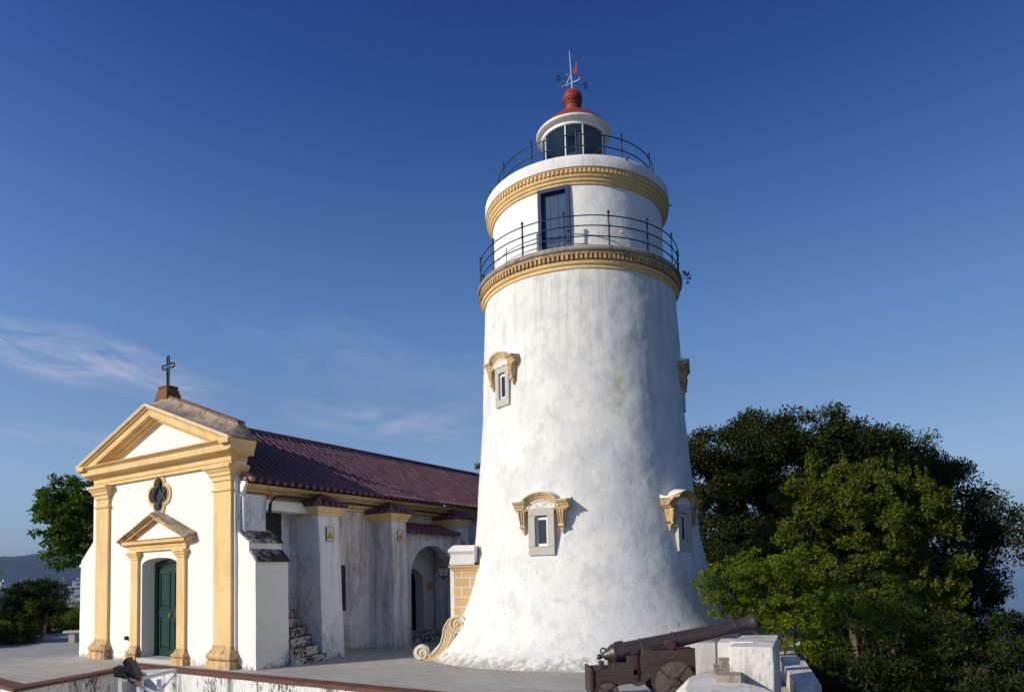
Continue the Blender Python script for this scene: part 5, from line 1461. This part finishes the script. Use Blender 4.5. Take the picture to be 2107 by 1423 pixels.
        tree('slope_shrub', base, [b0, (b0[0] + b0[3] * .5, b0[1] + .3, b0[2] - .2, b0[3] * .6, b0[4] * .6, b0[5] * .6), (b0[0], b0[1], b0[2] - b0[5], b0[3], b0[4], b0[5])], 45, (.18, .34), 130, .09, ML[mt], lab, 'shrub', 'shrubs on the slope below the parapet', r0=.06, seed=30 + i)
    tw = empty('dry_shrub', at(2000, 1405, 12.0), 0, 'leafless pale brown twigs sticking out of the shrubs at the lower right', 'shrub')
    m = MB(); rnd = random.Random(8)
    def tw_(p, d, L, r, n):
        e = p + d * L; m.tube([p, (p + e) / 2 + Vector((rnd.uniform(-.02, .02), 0, .01)), e], [r, r * .8, r * .5], 5)
        if n:
            for _ in range(3): tw_(p.lerp(e, rnd.uniform(.5, 1)), (d + Vector((rnd.uniform(-.8, .8), rnd.uniform(-.6, .6), rnd.uniform(-.2, .6)))).normalized(), L * .62, r * .6, n - 1)
    for _ in range(4): tw_(Vector((0, 0, -.1)), Vector((rnd.uniform(-.7, .7), -.4, 1)).normalized(), .22, .009, 3)
    m.build('twigs', simple('dry_twig', (.20, .13, .07), .9), tw)
right_trees()

def slope_cover():
    rnd = random.Random(3); cl = []
    for _ in range(900):
        x = rnd.uniform(5, 34); y = rnd.uniform(4, 44)
        d = (x - (.42 * (y - 10) + 4.3)) * .92
        if d < .5 or d > 22: continue
        cl.append((x, y, -2.65 - d * .5 - .012 * d ** 1.3 + rnd.uniform(.1, 1.3), rnd.uniform(.6, 1.1)))
    o = leaves('undergrowth', None, ML['dark'], cl, 140, .2, seed=8)
    tag(o, 'dark undergrowth covering the slope below the trees', 'undergrowth', kind='stuff')
slope_cover()

def left_plants():
    # glossy tree behind the chapel's left wing
    bl = [B(150, 1030, 24, 58, 48), B(120, 1065, 24, 44, 42), B(165, 1090, 24, 50, 50), B(140, 1130, 24, 38, 34), B(200, 1040, 24.5, 60, 55), B(104, 1050, 24, 24, 22)]
    tree('glossy_leaved_tree', (-14.2, 25.0, 0), bl, 60, (.20, .34), 48, .21, ML['glossy'], 'tree with large glossy leaves rising behind the left end of the chapel', r0=.12, seed=41, aspect=None or .34, bark=M['bark'], droop=.25, inner=.3)
    # small spreading tree on the terrace
    bl = [B(74, 1225, 25.5, 56, 26), B(40, 1250, 25.5, 40, 24), B(106, 1230, 25.3, 32, 26), B(78, 1255, 25.6, 48, 20), B(84, 1203, 25.5, 30, 14), B(56, 1206, 25.5, 28, 13)]
    T = empty('small_tree', (-17.3, 25.5, 0), 0, 'low dark spreading tree with a pale leaning trunk at the left edge of the terrace', 'tree')
    rel = [(b_[0] + 17.3, b_[1] - 25.5, b_[2], b_[3], b_[4], b_[5]) for b_ in bl]
    leaves('crown', T, ML['dark'], blob_clumps(rel, 170, .12, .22, 5), 90, .07, seed=42, flat=.8)
    t = MB(); t.tube([(-.05, 0, 0), (.0, 0, .35), (.10, 0, .75), (.12, 0, 1.15)], [.085, .07, .06, .055], 8)
    for b_ in rel: t.tube([(.11, 0, 1.05), (.11 * .5 + b_[0] * .5, b_[1] * .5, b_[2] * .55 + .45), (b_[0], b_[1], b_[2])], [.045, .03, .012], 6)
    t.build('trunk', simple('pale_bark', (.42, .27, .19), .85, var=.25), T, smooth=60)
    # hedge and shrubs behind it
    h = empty('hedge', (-19.0, 28, 0), 0, 'low clipped dark hedge along the left edge of the terrace', 'hedge')
    cl = []; rnd = random.Random(6)
    for k in range(600):
        f = rnd.random(); x = -17.9 - 4.2 * f - 0; y = 22.0 + 14 * f
        cl.append((x + 19.0 - rnd.uniform(0, .9) * .9, y - 28 + rnd.uniform(-.4, .4), rnd.uniform(.12, .82), rnd.uniform(.22, .34)))
    leaves('foliage', h, ML['dark'], cl, 120, .08, seed=44)
    specs = [(15, 1270, 25, 55, 40, 'bright', 'leafy green shrub at the left edge beside the small tree'), (-40, 1240, 25, 60, 60, 'bright', 'green shrub just past the left edge of the view'),
             (150, 1262, 31, 55, 26, 'bright', 'sunlit green shrub left of the chapel wing behind the stone bench'), (100, 1275, 30, 50, 26, 'bright', 'green shrub behind the pale leaning trunk'),
             (25, 1300, 24.4, 45, 24, 'dark', 'dark leafy shrub in front of the hedge left of the small tree'), (190, 1262, 32, 40, 26, 'bright', 'green shrub partly hidden by the chapel wing')]
    for i, (px, py, Y, rx, rz, mt, lab) in enumerate(specs):
        b0 = B(px, py, Y, rx, rz); base = (b0[0], b0[1], 0)
        tree('garden_shrub', base, [b0, (b0[0] + .3, b0[1], b0[2] * .6, b0[3] * .9, b0[4], b0[5] * .9)], 75, (.14, .26), 70, .08, ML[mt], lab, 'shrub', 'shrubs along the left edge of the terrace', r0=.04, seed=50 + i)
    for i in range(3): pass
    # treetop behind the nave roof
    b0 = B(976, 985, 42, 26, 22)
    tree('distant_treetop', (b0[0], b0[1], -2), [b0, (b0[0] + 1, b0[1], b0[2] - 1.2, 1.3, 1.3, 1.2)], 12, (.2, .4), 70, .22, ML['bright'], 'yellow green treetop showing between the nave roof and the lighthouse', r0=.15, seed=61)
    # sprig growing from the gallery
    p = Vector((CX + 2.70 * math.sin(R(74)), CY - 2.70 * math.cos(R(74)), 9.42))
    s = empty('wall_plant', p, 0, 'small dark plant sprouting from the right end of the gallery ledge', 'plant')
    leaves('leaves', s, ML['dark'], [(.10, 0, .10, .10), (.17, 0, .0, .07), (.02, 0, .16, .06), (.12, .0, -.12, .05)], 30, .045, seed=71, aspect=.6)
    st = MB(); st.tube([(-.03, 0, -.05), (.08, 0, .05), (.16, 0, .12)], .006, 5); st.tube([(.0, 0, -.02), (.10, 0, -.02), (.17, 0, -.14)], .005, 5); st.build('stem', M['bark'], s)
    # stone bench
    bn = empty('stone_bench', (-15.35, 24.6, 0), R(8), 'grey stone slab bench on two blocks beside the chapel wing', 'bench')
    k = MB(); k.prism([(-.52, -.17), (-.44, -.2), (.9, -.2), (.9, .2), (-.44, .2), (-.52, .16)], XY, .33, .42); k.build('seat', M['granite'], bn, bevel=.02)
    for x in (-.34, .60):
        k = MB(); k.box(x, -.15, 0, x + .2, .15, .329); k.build('leg', M['granite'], bn, bevel=.012)
left_plants()

# ------------------------------------------------------------------ the town below
def city():
    def tower_mat_(name, wall, win):
        m, t, b = new_mat(name)
        c = nn(t, 'ShaderNodeTexCoord'); s = nn(t, 'ShaderNodeSeparateXYZ'); t.links.new(c.outputs['Object'], s.inputs[0])
        fz = smath(t, 'FRACT', smath(t, 'MULTIPLY', s.outputs[2], 1 / 3.2)); fx = smath(t, 'FRACT', smath(t, 'MULTIPLY', smath(t, 'ADD', s.outputs[0], s.outputs[1]), 1 / 3.6))
        a = smath(t, 'MULTIPLY', smath(t, 'GREATER_THAN', fz, .5), smath(t, 'GREATER_THAN', fx, .45))
        t.links.new(mixc(t, a, wall, win), b.inputs['Base Color']); b.inputs['Roughness'].default_value = .7
        return m
    mats = [tower_mat_('pale_facade', (.34, .33, .31), (.07, .08, .10)), tower_mat_('grey_facade', (.20, .20, .21), (.06, .07, .08)), tower_mat_('white_facade', (.62, .61, .58), (.2, .22, .25)), tower_mat_('blue_facade', (.12, .16, .21), (.05, .07, .10))]
    def block(mb_w, mb_d, h, mat, name='high_rise'):
        pass
    protos = []
    rnd = random.Random(21)
    dims = [(22, 16, 1, 0), (30, 18, 1, 1), (16, 16, 1, 2), (44, 16, 1, 3), (26, 20, 1, 0), (18, 24, 1, 1)]
    kinds = []
    for i, (w, d, _, mi) in enumerate(dims):
        for hgt in (78, 104, 62):
            kinds.append((w, d, hgt, mi))
    G = 'high-rise blocks in the distant town'
    def make(w, d, h, mi, loc, rz, lab, group=G):
        T = empty('high_rise', loc, rz, lab, 'building', group)
        k = MB(); k.box(-w / 2, -d / 2, 0, w / 2, d / 2, h); k.box(-w / 2 - 1, -d / 6, 0, w / 2 + 1, d / 6, h - 3.0); k.box(-w / 6, -d / 2 - 1.2, 0, w / 6, d / 2 + 1.2, h - 6.5)
        k.build('wall', mats[mi], T)
        k = MB(); k.box(-w / 2 - .4, -d / 2 - .4, h + .01, w / 2 + .4, d / 2 + .4, h + 1.3); k.box(-w / 5, -d / 4, h + 1.31, w / 5, d / 4, h + 5.5); k.build('roof', mats[mi], T)
        return T
    n = 0
    lab = 'grey or pale high-rise block on the distant plain under the hills at the left'
    protos = {}
    for i in range(90):
        Y = rnd.uniform(1300, 2500)
        px = rnd.uniform(-160, 230)
        x = (px - W / 2) / F * Y
        w, d, h, mi = rnd.choice(kinds)
        h_ = h
        loc = (x, Y, -87); rz = rnd.uniform(0, 3.1)
        key = (w, d, h, mi)
        if key not in protos: protos[key] = make(w, d, h, mi, loc, rz, lab)
        else:
            src = protos[key]; c = src.copy(); col.objects.link(c); c.location = loc; c.rotation_euler = (0, 0, rz)
            for ch in src.children:
                q = ch.copy(); col.objects.link(q); q.parent = c
        n += 1
    # nearer white buildings next to the chapel wing
    def near(px, ytop, Y, w, label, mi=2):
        p = at(px, ytop, Y)
        return make(w, w * .9, p.z + 87, mi, (p.x, p.y, -87), R(20), label, None)
    near(155, 1208, 560, 8.5, 'white tower block with dark ledges seen between the small tree and the chapel')
    near(160, 1199, 580, 4.0, 'slim roof tower of the white block left of the chapel')
    near(131, 1194, 900, 8, 'pale block whose top shows right of the small tree', 0)
    near(55, 1192, 1250, 9, 'beige block whose top shows above the small tree at the left', 0)
    near(10, 1212, 1000, 14, 'low white block at the far left edge above the shrubs', 2)
    near(163, 1240, 300, 4.5, 'nearest low white building touching the chapel wing in view', 2)
    near(5, 1226, 700, 22, 'grey low block at the left edge behind the shrubs', 1)
    near(168, 1190, 1400, 12, 'tall block right behind the chapel wing edge', 2)
    # masts on the ridge
    for i, (px, py, lb) in enumerate(((68, 1127, 'tall thin mast on the hilltop'), (55, 1130, 'mast just left of the tallest hilltop mast'), (24, 1137, 'faint mast on the left part of the ridge'))):
        Y = 3000; top = at(px, py, Y); k = MB()
        base = Vector((top.x, top.y, top.z - 55))
        T = empty('radio_mast', base, 0, lb, 'mast')
        for s in range(3):
            a = 2 * math.pi * s / 3; k.tube([(2.2 * math.cos(a), 2.2 * math.sin(a), 0), (.5 * math.cos(a), .5 * math.sin(a), 55)], [.6, .3], 4)
        for z in range(5, 55, 6): k.lathe([(2.2 - z * .03, z), (2.4 - z * .03, z), (2.4 - z * .03, z + .5)], 6)
        k.build('lattice', M['grey'], T)
    # reclaimed land with pale roofs out in the bay at the right
    k = MB(); k.prism([(960, 1240), (1330, 1190), (1500, 1320), (1000, 1350)], XY, -90.5, -88)
    tag(k.build('causeway', simple('sandy_fill', (.34, .27, .2), .9, var=.2, scale=.05, bmp=0)), kind='structure')
    for i, (x, y, w, lb) in enumerate(((985, 1262, 46, 'long pink roofed shed on the causeway in the bay'), (1050, 1265, 30, 'white shed beside the pink roofed shed on the causeway'))):
        T = empty('harbour_shed', (x, y, -88), R(10), lb, 'shed')
        k = MB(); k.box(-w / 2, -7, 0, w / 2, 7, 6); k.build('wall', mats[2], T)
        k = MB(); k.prism([(-7.8, 6.01), (7.8, 6.01), (0, 9)], YZ, -w / 2 - 1, w / 2 + 1); k.build('roof', simple('pink_sheet_roof', (.45, .22, .16) if i == 0 else (.7, .68, .64), .8), T)
city()

# ------------------------------------------------------------------ air
def haze():
    m = bpy.data.materials.new('air'); m.use_nodes = True; t = m.node_tree; t.nodes.clear()
    o = nn(t, 'ShaderNodeOutputMaterial'); v = nn(t, 'ShaderNodeVolumePrincipled', inp={'Color': (.36, .58, 1.0, 1), 'Density': .00009, 'Anisotropy': .2})
    t.links.new(v.outputs[0], o.inputs['Volume'])
    b = MB(); b.box(-6000, -400, -93, 5000, 7500, 215)
    ob = b.build('haze', m); tag(ob, 'thin blue haze over the distant hills and sea', 'haze', kind='stuff')
haze()
